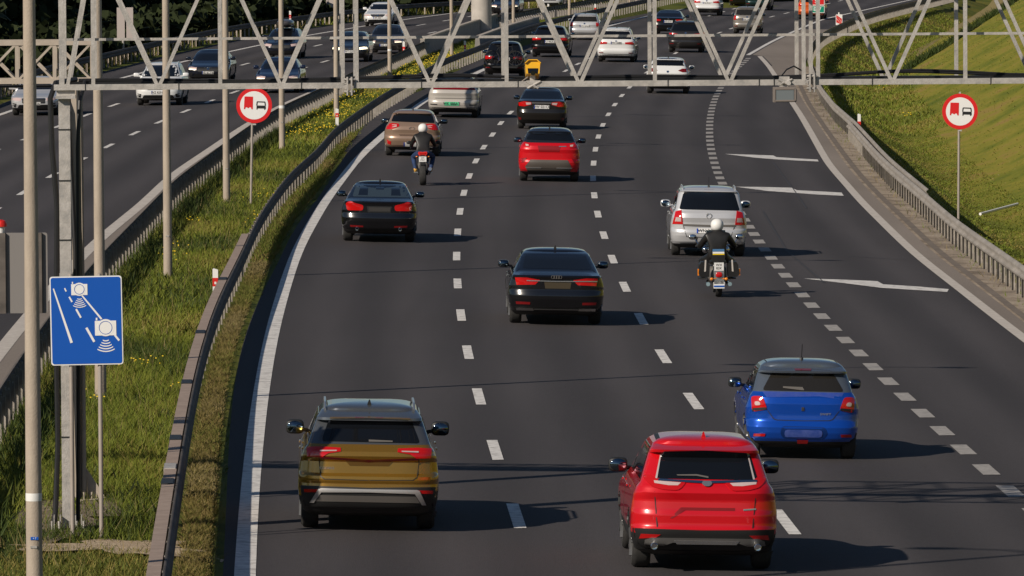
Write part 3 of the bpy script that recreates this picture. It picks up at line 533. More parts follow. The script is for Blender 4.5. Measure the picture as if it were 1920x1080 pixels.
# ------------------------------------------------------------------ signs
def flat(mb, pts, y, th=.003, mi=0): mb.prism(pts, y, y - th, mi)
def seg(mb, a, b, w, y, mi=0, w2=None):
    a, b = Vector(a), Vector(b); n = Vector((-(b - a).y, (b - a).x)).normalized(); w2 = w2 or w
    flat(mb, [tuple(a + n * w / 2), tuple(b + n * w2 / 2), tuple(b - n * w2 / 2), tuple(a - n * w / 2)], y, .003, mi)
def disc(r, n=40, c=(0, 0)): return [(c[0] + r * math.cos(6.2832 * k / n), c[1] + r * math.sin(6.2832 * k / n)) for k in range(n)]
def rrect(w, h, r, n=6): return [(sx * (w / 2 - r) + r * math.cos(a), sy * (h / 2 - r) + r * math.sin(a)) for sx, sy, a0 in ((1, 1, 0), (-1, 1, 90), (-1, -1, 180), (1, -1, 270)) for k in range(n + 1) for a in [math.radians(a0 + 90 * k / n)]]
bl_, br_ = GM(135, 1021), GM(192, 1016); d0 = (bl_.y + br_.y) / 2 - .05; tl_ = at_d(94.5, 518, d0); brc = at_d(230, 684.5, d0); SW, SH = .935, abs(tl_.z - brc.z) - .006
ctr = at_d(162, 601, d0); r = thing('information_sign', 'blue rectangular sign with two white cameras over a road, on two grey posts', 'road sign', (ctr.x, d0, .15))
for p in (bl_, br_):
    mb = MB(); mb.tube([(p.x - ctr.x, .05, -.1), (p.x - ctr.x, .05, ctr.z - .15 + SH / 2 + .03)], .0285, 12); mb.build('post', 'beige_steel' if False else mat('post_grey', (.33, .285, .245), .6, .1, var=[(.38, .33, .29)], vscale=6) if 'post_grey' not in MT else 'post_grey', r)
pl = MB(); pl.prism(rrect(SW, SH, .035), 0, .018); pl = pl.build('panel', 'sign_white', r, smooth=False); pl.location = (0, 0, ctr.z - .15); pl.rotation_euler = (0, math.radians(-.75), 0)
mb = MB(); flat(mb, rrect(SW - .03, SH - .03, .03), -.001); mb.build('field', 'sign_blue', pl, smooth=False)
def sp(x, y): return ((x - 442) / 735 * SW, (542 - y) / 905 * SH)
mb = MB(); w = .026
seg(mb, sp(113, 210), sp(287, 766), .017, -.005, w2=.034)
for a, b, ww in (((228, 208), (243, 242), .018), ((272, 297), (301, 350), .021), ((340, 423), (387, 512), .024), ((440, 615), (518, 760), .03)): seg(mb, sp(*a), sp(*b), ww, -.005)
seg(mb, sp(402, 285), sp(597, 530), .018, -.005, w2=.024); seg(mb, sp(728, 695), sp(772, 752), .025, -.005)
for cx, cy, w0, h0, rr in ((377, 225, 165, 112, 52), (636, 622, 217, 150, 68)):
    k = w0 / 165; yb = cy + h0 / 2
    flat(mb, [sp(cx - w0 / 2, yb), sp(cx + w0 / 2, yb), sp(cx + w0 / 2, cy - h0 / 2), sp(cx - w0 / 2, cy - h0 / 2)], -.006)
    c = sp(cx, cy - 3 * k); s = SW / 735; flat(mb, disc((rr + 15 * k) * s, 32, c), -.007); tx, ty = sp(cx - 68 * k, cy - h0 / 2 - 13 * k); flat(mb, [(tx - .008 * k, ty - .012 * k), (tx + .008 * k, ty - .012 * k), (tx + .008 * k, ty + .014 * k), (tx - .008 * k, ty + .014 * k)], -.006)
    for q in range(5):
        hw, yy = (24 + q * 11) * k * .98, yb + (32 + q * 17.5) * k; n = 10; up_, lo = [], []
        for j in range(n + 1):
            t = -1 + 2 * j / n; sag = (6 + q * 3) * k * (1 - t * t); up_.append(sp(cx + hw * t, yy + sag)); lo.append(sp(cx + hw * t, yy + sag + 8.5 * k))
        for j in range(n): flat(mb, [up_[j], up_[j + 1], lo[j + 1], lo[j]], -.005)
mb.build('symbols', 'sign_white', pl, smooth=False)
mb = MB()
for cx, cy, rr in ((377, 222, 52), (636, 618, 68)):
    c = sp(cx, cy); s = SW / 735; a, b = disc(rr * s, 32, c), disc((rr - 5) * s, 32, c)
    for j in range(32): flat(mb, [a[j], a[(j + 1) % 32], b[(j + 1) % 32], b[j]], -.0105, .002)
mb.build('lens_rings', 'sign_blue', pl, smooth=False)
def no_overtaking(label, px, py, base, D):
    p = GM(*base) if base[0] < 900 else at_d(base[0], base[1], D); Y = p.y; c = at_d(px, py, Y); zb = float(TH(p.x, Y)); r = thing('round_sign', label, 'road sign', (c.x, Y, zb), (0, 0, 0), 'round no overtaking signs'); R = 33.5 / FPX * Y
    mb = MB(); mb.tube([(p.x - c.x, .04, -.2), ((p.x - c.x) * .5, .04, c.z - zb - R), (0, .04, c.z - zb + R * .9)], .032, 10); mb.build('post', 'post_grey', r)
    d = MB(); d.lathe([(R * .97, .012), (R, .0), (R, -.008)], 'y', 44); d = d.build('disc', 'sign_red', r); d.location = (0, 0, c.z - zb); k = R / .345
    mb = MB(); flat(mb, disc(R * .79), -.009); mb.build('field', 'sign_white', d, smooth=False)
    q = lambda x, y: ((x - 498) / 368 * R, (498 - y) / 368 * R)
    mb = MB(); flat(mb, [q(x, y) for x, y in ((302, 312), (478, 318), (470, 580), (440, 577), (435, 545), (410, 535), (375, 558), (340, 535), (318, 545), (314, 575), (286, 573))], -.013); mb.build('lorry_symbol', 'sign_red', d, smooth=False)
    mb = MB(); flat(mb, [q(x, y) for x, y in ((548, 500), (735, 504), (740, 560), (724, 592), (706, 592), (704, 566), (570, 562), (566, 585), (546, 585))], -.013)
    for a, b in (((560, 425), (722, 432)), ((562, 425), (552, 500)), ((720, 430), (730, 503))): seg(mb, q(*a), q(*b), .022 * k, -.013)
    mb.build('car_symbol', 'black', d, smooth=False)
    mb = MB(); mb.box((0, .03, c.z - zb - R - .03), (.09, .06, .04)); mb.box((0, .03, c.z - zb + R + .02), (.05, .05, .05)); mb.build('clamp', 'galv', r)
no_overtaking('round red-rimmed sign with red lorry and black car in the median grass', 476.5, 197.5, (470, 387), 0)
no_overtaking('round red-rimmed sign with red lorry and black car below the right grass bank', 1800, 209, (1797, 420), 196)
# grey back of a sign for the other carriageway
Y = 102.5; a = at_d(-60, 437, Y); b = at_d(90, 587, Y); r = thing('sign_back', 'grey sign back half hidden by the nearest lamp post, red lamp on top', 'road sign', ((a.x + b.x) / 2, Y, .15), (0, 0, 0)); w, h, zc = b.x - a.x, a.z - b.z, (a.z + b.z) / 2 - .15
mb = MB(); mb.prism(rrect(w, h, .03), 0, .02); o = mb.build('panel', 'sign_back', r, smooth=False); o.location = (0, 0, zc)
for px in (5, 73): x = at_d(px, 500, Y).x - (a.x + b.x) / 2; mb = MB(); mb.box((x, -.03, zc), (.085, .05, h)); mb.build('stiffener', 'galv_dark_shade', r, smooth=False)
for px in (-40, 62): x = at_d(px, 500, Y).x - (a.x + b.x) / 2; mb = MB(); mb.tube([(x, .05, -.1), (x, .05, zc + h / 2)], .03, 10); mb.build('post', 'galv', r)
x = at_d(2, 500, Y).x - (a.x + b.x) / 2; mb = MB(); mb.lathe([(.085, 0), (.085, .04), (.07, .075), (.03, .095)], n=18, c=(x, .0, zc + h / 2 + .085)); mb.build('lamp_dome', 'red', r); mb = MB(); mb.lathe([(.05, 0), (.06, .085)], n=14, c=(x, 0, zc + h / 2)); mb.build('lamp_base', 'white', r)
def backs(label, px0, px1, py0, py1, base):
    p = G(base[0], base[1], .6, 0); Y = p.y; zb = float(TH(p.x, Y)); a, b = at_d(px0, py0, Y), at_d(px1, py1, Y); r = thing('sign_back', label, 'road sign', (p.x, Y, zb)); m = (a.x * .47 + b.x * .53); zc = (a.z + b.z) / 2 - zb; h = a.z - b.z
    for u, v in ((a.x, m - .04), (m + .04, b.x)): mb = MB(); mb.box(((u + v) / 2 - p.x, -.05, zc), (v - u, .03, h)); mb.build('panel', mat('pale_back', (.46, .40, .37), .6) if 'pale_back' not in MT else 'pale_back', r, smooth=False)
    mb = MB(); mb.tube([(0, 0, -.8), (0, 0, zc + h / 2)], .06, 10); mb.build('post', 'galv', r)
backs('pale back of a tall two-panel sign against the dark wood', 219, 250, 14, 74, (231, 96)); backs('small pale sign back at the top edge beside the far left guardrail', 604, 627, -14, 14, (617, 27))
# red and white marker posts on and beside the rails
MK = [('white and red marker post on the near bend of the median guardrail', 404, 541, 503, 0), ('red and white marker post on the median grass at the foot of a lamp post', 632, 222, 203, 0), ('marker post in the median in front of the grey oncoming car', 757, 99, 77, 0), ('marker post in the median beside the bridge pier', 872, 94, 76, 0),
      ('small marker post on the far left guardrail before the wood', 544, 36, 20, 1), ('tiny marker post in front of the silver oncoming car', 1028, 22, 7, 0), ('tiny marker post right of the far silver estate roof', 1116, 23, 7, 0), ('white and red marker post behind the right guardrail below the bank', 1611, 244, 213, 2), ('small red marker post behind the gantry upright at the ramp rail', 1506, 110, 86, 2)]
for lab, px, pb, ptp, side in MK:
    p = GM(px, pb, .35) if side == 0 else GL(px, pb, .75) if side == 1 else GR(px, pb, .25); zb = float(TH(p.x, p.y)); top = at_d(px, ptp, p.y).z; h = top - zb
    r = thing('marker_post', lab, 'marker post', (p.x, p.y, zb), (0, 0, 0), 'red and white marker posts'); hb = top - at_d(px, pb, p.y).z
    mb = MB(); mb.prism([(-.055, -.1), (.055, -.1), (.055, h - .03), (-.03, h), (-.055, h - .015)], -.03, .03); mb.build('body', 'white', r, smooth=False)
    mb = MB(); mb.box((0, 0, h - hb * .68), (.114, .064, hb * .42)); mb.build('red_band', 'red', r, smooth=False); mb = MB(); mb.box((0, -.032, h - hb * .72), (.04, .006, hb * .12)); mb.build('reflector', 'white', r, smooth=False)
# hazard board and route markers at the end of the ramp
p = GR(1574, 55, .25); Y = p.y; a, b = at_d(1567, 27, Y), at_d(1579.5, 47, Y); r = thing('hazard_board', 'red and white diagonally striped board standing at the bend of the ramp guardrail', 'hazard board', (p.x, Y, float(TH(p.x, Y)))); zb = r.location.z; w, h = (b.x - a.x), a.z - b.z; zc = (a.z + b.z) / 2 - zb; xc = (a.x + b.x) / 2 - p.x
mb = MB(); mb.prism(rrect(w, h, .05), 0, .03); o = mb.build('panel', 'white', r, smooth=False); o.location = (xc, 0, zc)
mb = MB()
for k in (-1, 0, 1): c = k * h * .4; flat(mb, [(x, min(max(z, -h / 2 + .03), h / 2 - .03)) for x, z in ((-w / 2 + .03, c + .32), (w / 2 - .03, c - .2), (w / 2 - .03, c - .42), (-w / 2 + .03, c + .1))], -.002)
mb.build('stripes', 'red', o, smooth=False); mb = MB(); mb.tube([(xc, .05, -.2), (xc, .05, zc + h / 2 + .12)], .045, 10); mb.build('post', 'white', r)
p = GR(1533, 84); Y = p.y; a, b = at_d(1519, 11, Y), at_d(1546, 24, Y); r = thing('route_marker', 'red and green route number plates on a post beyond the end of the ramp', 'road sign', (p.x, Y, p.z)); w, h = b.x - a.x, a.z - b.z; xc, zc = (a.x + b.x) / 2 - p.x, (a.z + b.z) / 2 - p.z
for nm, dz, m, t in (('green_plate', 0, 'sign_green', 'E67'), ('red_plate', h * 1.12, 'sign_red', 'S8')):
    mb = MB(); mb.prism(rrect(w, h * 1.04, .03), 0, .02); o = mb.build(nm, 'sign_white', r, smooth=False); o.location = (xc, 0, zc + dz); mb = MB(); flat(mb, rrect(w - .06, h - .05, .02), -.002); mb.build('field', m, o, smooth=False)
    t = put('lettering', text_mesh(t, 'sign_white'), o, (0, -.01, 0), (math.pi / 2, 0, 0)); t.scale = (h * .75,) * 3
mb = MB(); mb.tube([(xc, .05, -.2), (xc, .05, zc + h * 1.7)], .04, 10); mb.build('post', 'galv', r)
# pole dropped in the grass and the pale debris on the bank
q = [GT(1838, 407), GT(1908, 388)]; mb = MB(); c = q[0]; mb.tube([Vector((0, 0, .08)), q[1] - q[0] + Vector((0, 0, .08))], .045, 8); o = mb.build('white_pipe', 'white'); o.location = c; tag(o, 'thin white pipe lying on the grass bank right of the round sign', 'pipe')
# ------------------------------------------------------------------ cars
def ip(tab): a = np.array(sorted(tab)); return lambda z: float(np.interp(z, a[:, 0], a[:, 1]))
def spec(kind, Wd, H, wb, roh=.95, foh=.85, belt=None, **k):
    s = dict(kind=kind, W=Wd, H=H, wb=wb, roh=roh, foh=foh, tr=.335, tw=.225, clad=0, zb=.2, crown=.045, n=4.6, roof=None); s.update(k); h = Wd / 2; ze = H - s['crown'] - .02; s['ze'] = ze
    if kind in ('sedan', 'coupe'):
        dk = belt or .98; s['belt'] = dk; rk = s.get('rake', 1.0)
        s['rear'] = s.get('rear') or [(.20, -roh + .40), (.27, -roh + .16), (.36, -roh + .06), (.52, -roh + .01), (.60, -roh), (.66, -roh + .02), (.72, -roh + .045), (dk - .10, -roh + .04), (dk - .03, -roh + .02), (dk, -roh + .05), (dk + .02, -roh + .28), (dk + .045, -roh + .46), (dk + .07, -roh + .56), (ze - .03, -roh + .56 + .78 * rk), (ze, -roh + .56 + 1.0 * rk)]
        hood, cowl = dk - .17, dk - .03
    else:
        dk = belt or H * .64; s['belt'] = dk; rk = s.get('rake', .36)
        s['rear'] = s.get('rear') or [(.20, -roh + .40), (.27, -roh + .18), (.36, -roh + .07), (.50, -roh + .01), (.58, -roh), (.64, -roh + .015), (.68, -roh + .06), (dk - .24, -roh + .055), (dk - .14, -roh + .03), (dk - .03, -roh + .07), (dk + .02, -roh + .12), (ze - .08, -roh + .12 + rk), (ze - .045, -roh + .06 + rk), (ze - .015, -roh + .10 + rk), (ze, -roh + .20 + rk)]
        hood, cowl = dk - .13, dk + .0
    s['cowl'] = cowl; ws = .30 * (ze - cowl) / .3 * 2.0
    s['front'] = [(.20, foh - .30), (.27, foh - .10), (.42, foh - .01), (.55, foh), (hood - .20, foh - .03), (hood - .10, foh - .12), (hood - .03, foh - .40), (hood + .04, foh - .85), (cowl, foh - 1.22), (cowl + .03, foh - 1.30), (ze - .03, foh - 1.30 - ws), (ze, foh - 1.42 - ws)]
    tp = s.get('top', .655) + .02; b = s['belt']
    s['wid'] = s.get('wid') or [(.20, .84), (.28, .93), (.42, .98), (.58, 1.), (.78, .995), (b - .12, .965), (b - .03, .93), (b + .04, .875), (ze - .10, tp + .055), (ze - .03, tp), (ze, tp - .045)]
    s['fr'], s['ff'], s['fw'] = ip(s['rear']), ip(s['front']), ip(s['wid']); s['cr'] = ip([(.2, .30), (.55, .36), (b - .05, .27), (b + .05, .17), (ze - .05, .17), (ze, .22)]); s['cf'] = ip([(.2, .45), (.55, .55), (b - .1, .50), (b + .1, .32), (ze, .35)])
    return s
def outline(s, z):
    h = s['W'] / 2; w, yr, yf, a, b, n = s['fw'](z) * h, s['fr'](z), s['ff'](z) + s['wb'], s['cr'](z), s['cf'](z), s['n']; pts = []
    N = 13
    for i in range(N): th = math.pi / 2 * (i / (N - 1)) ** 1.7; pts.append((w * math.sin(th) ** (2 / n), yr + a * (1 - math.cos(th))))
    for i in range(1, 30): pts.append((w, yr + a + (yf - b - yr - a) * i / 30))
    for i in range(N - 1, -1, -1): th = math.pi / 2 * (i / (N - 1)) ** 1.7; pts.append((w * math.sin(th) ** (2 / n), yf - b * (1 - math.cos(th))))
    return pts + [(-x, y) for x, y in pts[-2:0:-1]]
def body_mesh(s, mats):
    zs = set(np.arange(s['zb'], s['ze'], .035).round(3)) | {round(z, 3) for z, _ in s['rear']} | {round(z, 3) for z, _ in s['wid']} | {round(s['ze'], 3)}
    if s['clad']: zs |= {s['clad']}
    zs = sorted(z for z in zs if s['zb'] <= z <= s['ze'] + 1e-6); mb = MB(); h = s['W'] / 2; Ra = s['tr'] * 1.14; win = h - .27; rows = []; well = set()
    for z in zs:
        o = outline(s, z); row = []
        for x, y in o:
            for ya in (0, s['wb']):
                if abs(x) > h * .6 and (y - ya) ** 2 + (z - s['tr']) ** 2 < Ra ** 2: x = math.copysign(min(abs(x), win), x); well.add(len(mb.v)); break
            row.append(len(mb.v)); mb.v.append(Vector((x, y, z)))
        rows.append(row)
    n = len(rows[0]); last = [mb.v[i].copy() for i in rows[-1]]; ymid = (min(p.y for p in last) + max(p.y for p in last)) / 2 - .1; c = Vector((0, ymid, 0))
    for k in (.975, .93, .86, .74, .55, .3):
        row = []
        for p in last: row.append(len(mb.v)); q = c + (Vector((p.x, p.y, 0)) - c) * k; mb.v.append(Vector((q.x, q.y, s['ze'] + (s['crown'] + .02) * (1 - k ** 4) ** .75 * (1 - .1 * k))))
        rows.append(row)
    for a, b in zip(rows, rows[1:]):
        for i in range(n):
            f = [a[i], a[(i + 1) % n], b[(i + 1) % n], b[i]]; mb.f.append(f); zc = (mb.v[a[0]].z + mb.v[b[0]].z) / 2; wl = sum(j in well for j in f)
            mb.m.append(1 if wl >= 2 or zc < s['clad'] or zc < .30 else (2 if s['roof'] and zc > s['belt'] + .05 else 0))
    t = len(mb.v); mb.v.append(Vector((0, ymid, s['H'])))
    for i in range(n): mb.f.append([rows[-1][i], rows[-1][(i + 1) % n], t]); mb.m.append(2 if s['roof'] else 0)
    mb.f.append(rows[0][::-1]); mb.m.append(1)
    return mb
def rcorner(p, r):
    out = []; n = len(p)
    for i in range(n):
        a, b, c = (np.array(p[j], float) for j in ((i - 1) % n, i, (i + 1) % n)); u, v = a - b, c - b; lu, lv = np.linalg.norm(u), np.linalg.norm(v); k = min(r, lu * .4, lv * .4); q0, q1 = b + u / lu * k, b + v / lv * k
        out += [tuple(q0), tuple((q0 + 2 * b + q1) / 4), tuple(q1)]
    return out
def chaikin(p, it=2, r=.22):
    for _ in range(it): p = [tuple(np.array(a) * (1 - t) + np.array(b) * t) for a, b in zip(p, p[1:] + p[:1]) for t in (r, 1 - r)]
    return p
class Car:
    def __init__(s, sp, label, cat, p, psi, pm, group=None, tilt=0., name='car', mirror_m=None):
        s.s = sp; s.root = thing(name, label, cat, p, (0, tilt, psi), group); mb = body_mesh(sp, None); s.pm = pm
        s.body = mb.build('body', [pm, 'trim'] + ([sp['roof']] if sp['roof'] else []), s.root, ang=32); s.bvh = BVHTree.FromPolygons(mb.v, mb.f); s.k = 0; s.phi = 0.
    def hit(s, a, b, side):
        if side == 'rear': o, d = Vector((a, -3, b + 2 * math.tan(s.phi))), Vector((0, math.cos(s.phi), -math.sin(s.phi)))
        elif side == 'front': o, d = Vector((a, s.s['wb'] + 3, b)), Vector((0, -1, 0))
        elif side == 'top': o, d = Vector((a, b, 3)), Vector((0, 0, -1))
        else: sg = 1 if side == 'right' else -1; o, d = Vector((sg * 3, a, b)), Vector((-sg, 0, 0))
        if side == 'rear': o.y = -s.s['roh'] - 2; o.z = b + 2 * math.tan(s.phi)
        h, n, _, _ = s.bvh.ray_cast(o, d)
        if h is None: h, n, _, _ = s.bvh.find_nearest(o + d * 2.2)
        return h, d
    def decal(s, name, poly, m, side='rear', parent=None, off=None, sm=0, step=.09, thick=.015, build=True):
        if sm: poly = rcorner([tuple(q) for q in poly], .045)
        s.k += 1; off = off if off is not None else .006 + (s.k % 5) * .0006
        bm = bmesh.new(); vs = [bm.verts.new((a, b, 0)) for a, b in poly]; f = bm.faces.new(vs); P = np.array(poly)
        for ax in (0, 1):
            lo, hi = P[:, ax].min(), P[:, ax].max(); k = int((hi - lo) / step)
            for i in range(1, k + 1):
                co = [0, 0, 0]; no = [0, 0, 0]; co[ax] = lo + (hi - lo) * i / (k + 1); no[ax] = 1
                bmesh.ops.bisect_plane(bm, geom=bm.verts[:] + bm.edges[:] + bm.faces[:], plane_co=co, plane_no=no)
        bmesh.ops.triangulate(bm, faces=[f for f in bm.faces if len(f.verts) > 4])
        bd = [e for e in bm.edges if len(e.link_faces) == 1]; hits = {}
        for v in bm.verts: h, d = s.hit(v.co.x, v.co.y, side); hits[v] = (h - d * off, d)
        for v, (h, d) in hits.items(): v.co = h
        r = bmesh.ops.extrude_edge_only(bm, edges=bd); d = next(iter(hits.values()))[1]
        for v in r['geom']:
            if isinstance(v, bmesh.types.BMVert): v.co += d * thick
        bmesh.ops.recalc_face_normals(bm, faces=bm.faces); me = bpy.data.meshes.new(name); bm.to_mesh(me); bm.free(); me.materials.append(MT[m] if isinstance(m, str) else m)
        me.polygons.foreach_set('use_smooth', [True] * len(me.polygons)); me.set_sharp_from_angle(angle=math.radians(40)); return put(name, me, parent or s.root)
    def sym(s, name, poly, m, **k): a = s.decal(name, poly, m, **k); b = s.decal(name, [(-x, z) for x, z in poly[::-1]], m, **k); return a, b
    def plate(s, x, z, w=.50, h=.112, m='plate_white', txt=None, side='rear', blue=True):
        o = s.decal('licence_plate', [(x - w / 2, z - h / 2), (x + w / 2, z - h / 2), (x + w / 2, z + h / 2), (x - w / 2, z + h / 2)], m, side=side, off=.014)
        sg = 1 if side == 'rear' else -1
        hp, d = s.hit(x, z, side); rot = (math.pi / 2 + (-s.phi if side == 'rear' else 0), 0, 0 if side == 'rear' else math.pi)
        if txt: t = put('lettering', text_mesh(txt, 'black'), o, hp - d * .018, rot); t.scale = (h * .98 * min(1, 8.2 / max(len(txt), 1) * w / .52), h * 1.02, h)
        if blue: xx = x - sg * (w / 2 - .018); s.decal('blue_band', [(xx - .018, z - h / 2), (xx + .018, z - h / 2), (xx + .018, z + h / 2), (xx - .018, z + h / 2)], 'plate_blue', side=side, off=.0165, parent=o)
        return o
    def wheels(s, rim='rim'):
        t, w = s.s['tr'], s.s['tw']; key = ('wheel', t, w, rim)
        if key not in _whl:
            mb = MB(); mb.lathe([(t * .62, -w / 2 + .02), (t * .66, -w / 2 + .004), (t * .90, -w / 2), (t * .985, -w / 2 + .03), (t, -w / 2 + .06), (t, w / 2 - .06), (t * .985, w / 2 - .03), (t * .90, w / 2), (t * .66, w / 2 - .004), (t * .62, w / 2 - .02)], 'x', 28); a = mb.mesh('wheel', 'rubber')
            mb = MB(); mb.lathe([(t * .64, w / 2 - .03), (t * .66, w / 2 - .004), (t * .60, w / 2 - .006), (t * .57, w / 2 - .05)], 'x', 28)
            for k in range(5):
                an = 2 * math.pi * k / 5; c, sn = math.cos(an), math.sin(an); mb.bar((w / 2 - .012, c * .03, sn * .03), (w / 2 - .008, c * t * .6, sn * t * .6), .035, .075, up=(1, 0, 0))
            mb.lathe([(.065, w / 2 - .02), (.055, w / 2 + .006), (.02, w / 2 + .008)], 'x', 12); mb.lathe([(t * .6, w / 2 - .075), (t * .1, w / 2 - .07)], 'x', 16, mi=1); b = mb.mesh('rim', [rim, 'trim']); _whl[key] = (a, b)
        a, b = _whl[key]
        for y in (0, s.s['wb']):
            for sg in (1, -1): x = sg * (s.s['W'] / 2 - w / 2 - .045); o = put('wheel', a, s.root, (x, y, t), (0, 0, 0 if sg > 0 else math.pi)); put('rim', b, o)
    def mirrors(s, z=None, m=None, rear=True, yy=None, sz=(.12, .085)):
        sp = s.s; z = z or sp['belt'] + .06; y = yy or sp['wb'] + sp['foh'] - 1.62
        for sg in (1, -1):
            x = sg * (sp['W'] / 2 + .055); mb = MB(); mb.ell((x, y, z), (sz[0], .075, sz[1]), 14, 10, 3.6); mb.bar((x - sg * .05, y + .02, z - .03), (sg * (sp['fw'](z) * sp['W'] / 2 - .03), y + .05, z - .06), .05, .05)
            o = mb.build('mirror', m or s.pm, s.root); mb = MB(); mb.lathe([(1, .0), (.96, -.004)], 'y', 20); g = mb.build('mirror_glass', 'mirror', o); g.location = (x, y - .074, z); g.scale = (sz[0] * .86, 1, sz[1] * .84)
    def sides(s, m='glass'):
        sp = s.s; b, ze, wb, foh = sp['belt'], sp['ze'], sp['wb'], sp['foh']; c = max(sp['cowl'], b - .02) + .05; z0, z1 = (b + .045 if sp['kind'] not in ('sedan', 'coupe') else b + .02), ze - .075
        yf0, yf1 = wb + sp['ff'](z0) - .22, wb + sp['ff'](z1) - .16; yr0, yr1 = sp['fr'](z0) + .42, sp['fr'](z1) + .36; ym = (yf0 + yr0) * .5; ym = wb * .5 + .05
        if sp['kind'] in ('sedan', 'coupe'): yr0 = sp['fr'](z0) + .25; yr1 = sp['fr'](z1) + .12
        for sd in ('left', 'right'):
            for q in ([(ym + .04, z0), (yf0, z0), (yf1, z1), (ym + .04, z1)], [(yr0, z0 + .02), (ym - .04, z0), (ym - .04, z1), (yr1, z1)]): s.decal('side_window', q, m, side=sd, step=.2)
            for y in (ym - .5, ym + .62): s.decal('door_handle', [(y - .09, b - .13), (y + .09, b - .13), (y + .09, b - .105), (y - .09, b - .105)], s.pm, side=sd, off=.03)
            s.decal('door_seam', [(ym - .006, .36), (ym + .006, .36), (ym + .006, z0), (ym - .006, z0)], 'trim', side=sd, step=.12, off=.003)
            for y in (0, wb):                                       # arch lips
                mb = MB(); R = sp['tr'] * 1.15; sg = 1 if sd == 'right' else -1; pts = []
                for k in range(17):
                    a = math.pi * (k / 16 * 1.06 - .03); yy, zz = y + R * math.cos(a), sp['tr'] + R * math.sin(a); zz = max(zz, .34); h, _, _, _ = s.bvh.ray_cast(Vector((sg * 3, y + (R + .04) * math.cos(a), max(.36, sp['tr'] + (R + .04) * math.sin(a)))), Vector((-sg, 0, 0))); pts.append((sg * min(abs(h.x) if h else 9, sp['W'] / 2 * .975) - sg * .012, yy, zz))
                mb.tube(pts,   .02 if sp['clad'] else .012, 6); mb.build('arch_lip', 'trim' if sp['clad'] else s.pm, s.root)
    def rear_window(s, m='glass', poly=None, side='rear'):
        sp = s.s
        if poly is None:
            h = sp['W'] / 2; z0, z1 = (sp['belt'] + .085, sp['ze'] - .045) if sp['kind'] in ('sedan', 'coupe') else (sp['belt'] + .05, sp['ze'] - .10); k = .91; poly = [(-sp['fw'](z0) * h * k, z0), (sp['fw'](z0) * h * k, z0), (sp['fw'](z1) * h * k, z1), (-sp['fw'](z1) * h * k, z1)]
        return s.decal('rear_window', poly, m, sm=1, step=.1)
    def windscreen(s, m='glass'):
        sp = s.s; h = sp['W'] / 2; z0, z1 = sp['cowl'] + .035, sp['ze'] - .05; k = .88; o = s.decal('windscreen', [(-sp['fw'](max(z0, sp['belt'] + .04)) * h * .93, z0), (sp['fw'](max(z0, sp['belt'] + .04)) * h * .93, z0), (sp['fw'](z1) * h * k, z1), (-sp['fw'](z1) * h * k, z1)], m, side='front', sm=1, step=.12); return o
    def fin(s, y=None, m=None):
        y = y if y is not None else s.s['fr'](s.s['ze']) + .22; mb = MB(); h, _, _, _ = s.bvh.ray_cast(Vector((0, y, 3)), Vector((0, 0, -1))); z = h.z
        mb.add([(-.03, y - .07, z - .01), (.03, y - .07, z - .01), (.03, y + .12, z - .01), (-.03, y + .12, z - .01), (-.006, y - .08, z + .065), (.006, y - .08, z + .065), (0, y + .02, z + .045)], [(0, 1, 5, 4), (1, 2, 6, 5), (2, 3, 6), (3, 0, 4, 6), (4, 5, 6)]); mb.build('antenna', m or s.pm, s.root)
    def whip(s):
        y = s.s['fr'](s.s['ze']) + .25; h, _, _, _ = s.bvh.ray_cast(Vector((0, y, 3)), Vector((0, 0, -1))); mb = MB(); mb.lathe([(.03, -.01), (.025, .03), (.012, .045)], c=(0, y, h.z), n=10); mb.tube([(0, y, h.z), (0, y - .13, h.z + .24)], .006, 6); mb.build('antenna', 'black_plastic', s.root)
    def rails(s, m='silver'):
        sp = s.s; y0, y1 = sp['fr'](sp['ze']) + .05, sp['wb'] + sp['ff'](sp['ze']) - .1
        for sg in (1, -1):
            pts = []
            for k in range(11):
                y = y0 + (y1 - y0) * k / 10; x = sg * sp['fw'](sp['ze']) * sp['W'] / 2 * .99; h, _, _, _ = s.bvh.ray_cast(Vector((x * .97, y, 3)), Vector((0, 0, -1))); pts.append((x, y, (h.z if h else sp['ze']) + (.012 if k in (0, 10) else .045)))
            mb = MB(); mb.tube(pts, .018, 8); mb.build('roof_rail', m, s.root)
    def exhaust(s, xs, z, y=None, r=.04):
        for x in xs: mb = MB(); y_ = (y if y is not None else s.s['fr'](z)) ; mb.lathe([(r * .8, .1), (r, -.07), (r * .86, -.075), (r * .80, .02)], 'y', 16, c=(x, y_, z)); mb.build('exhaust', 'chrome', s.root)
    def under(s):
        mb = MB(); mb.tube([(-s.s['W'] / 2 + .2, 0, .27), (s.s['W'] / 2 - .2, 0, .27)], .045, 8); mb.build('axle', 'black_plastic', s.root)
    def ring(s, x, z, r, m='chrome', side='rear', rx=None):
        h, d = s.hit(x, z, side); mb = MB(); rx = rx or r; p = [h - d * .012 + Vector((rx * math.cos(a), 0, r * math.sin(a))) for a in np.linspace(0, 2 * math.pi, 17)]; mb.tube(p, r * .16, 6, cap=False); return mb
_whl = {}
def heading(f, Y): return -math.atan((float(f(Y + 6)) - float(f(Y - 6))) / 12)
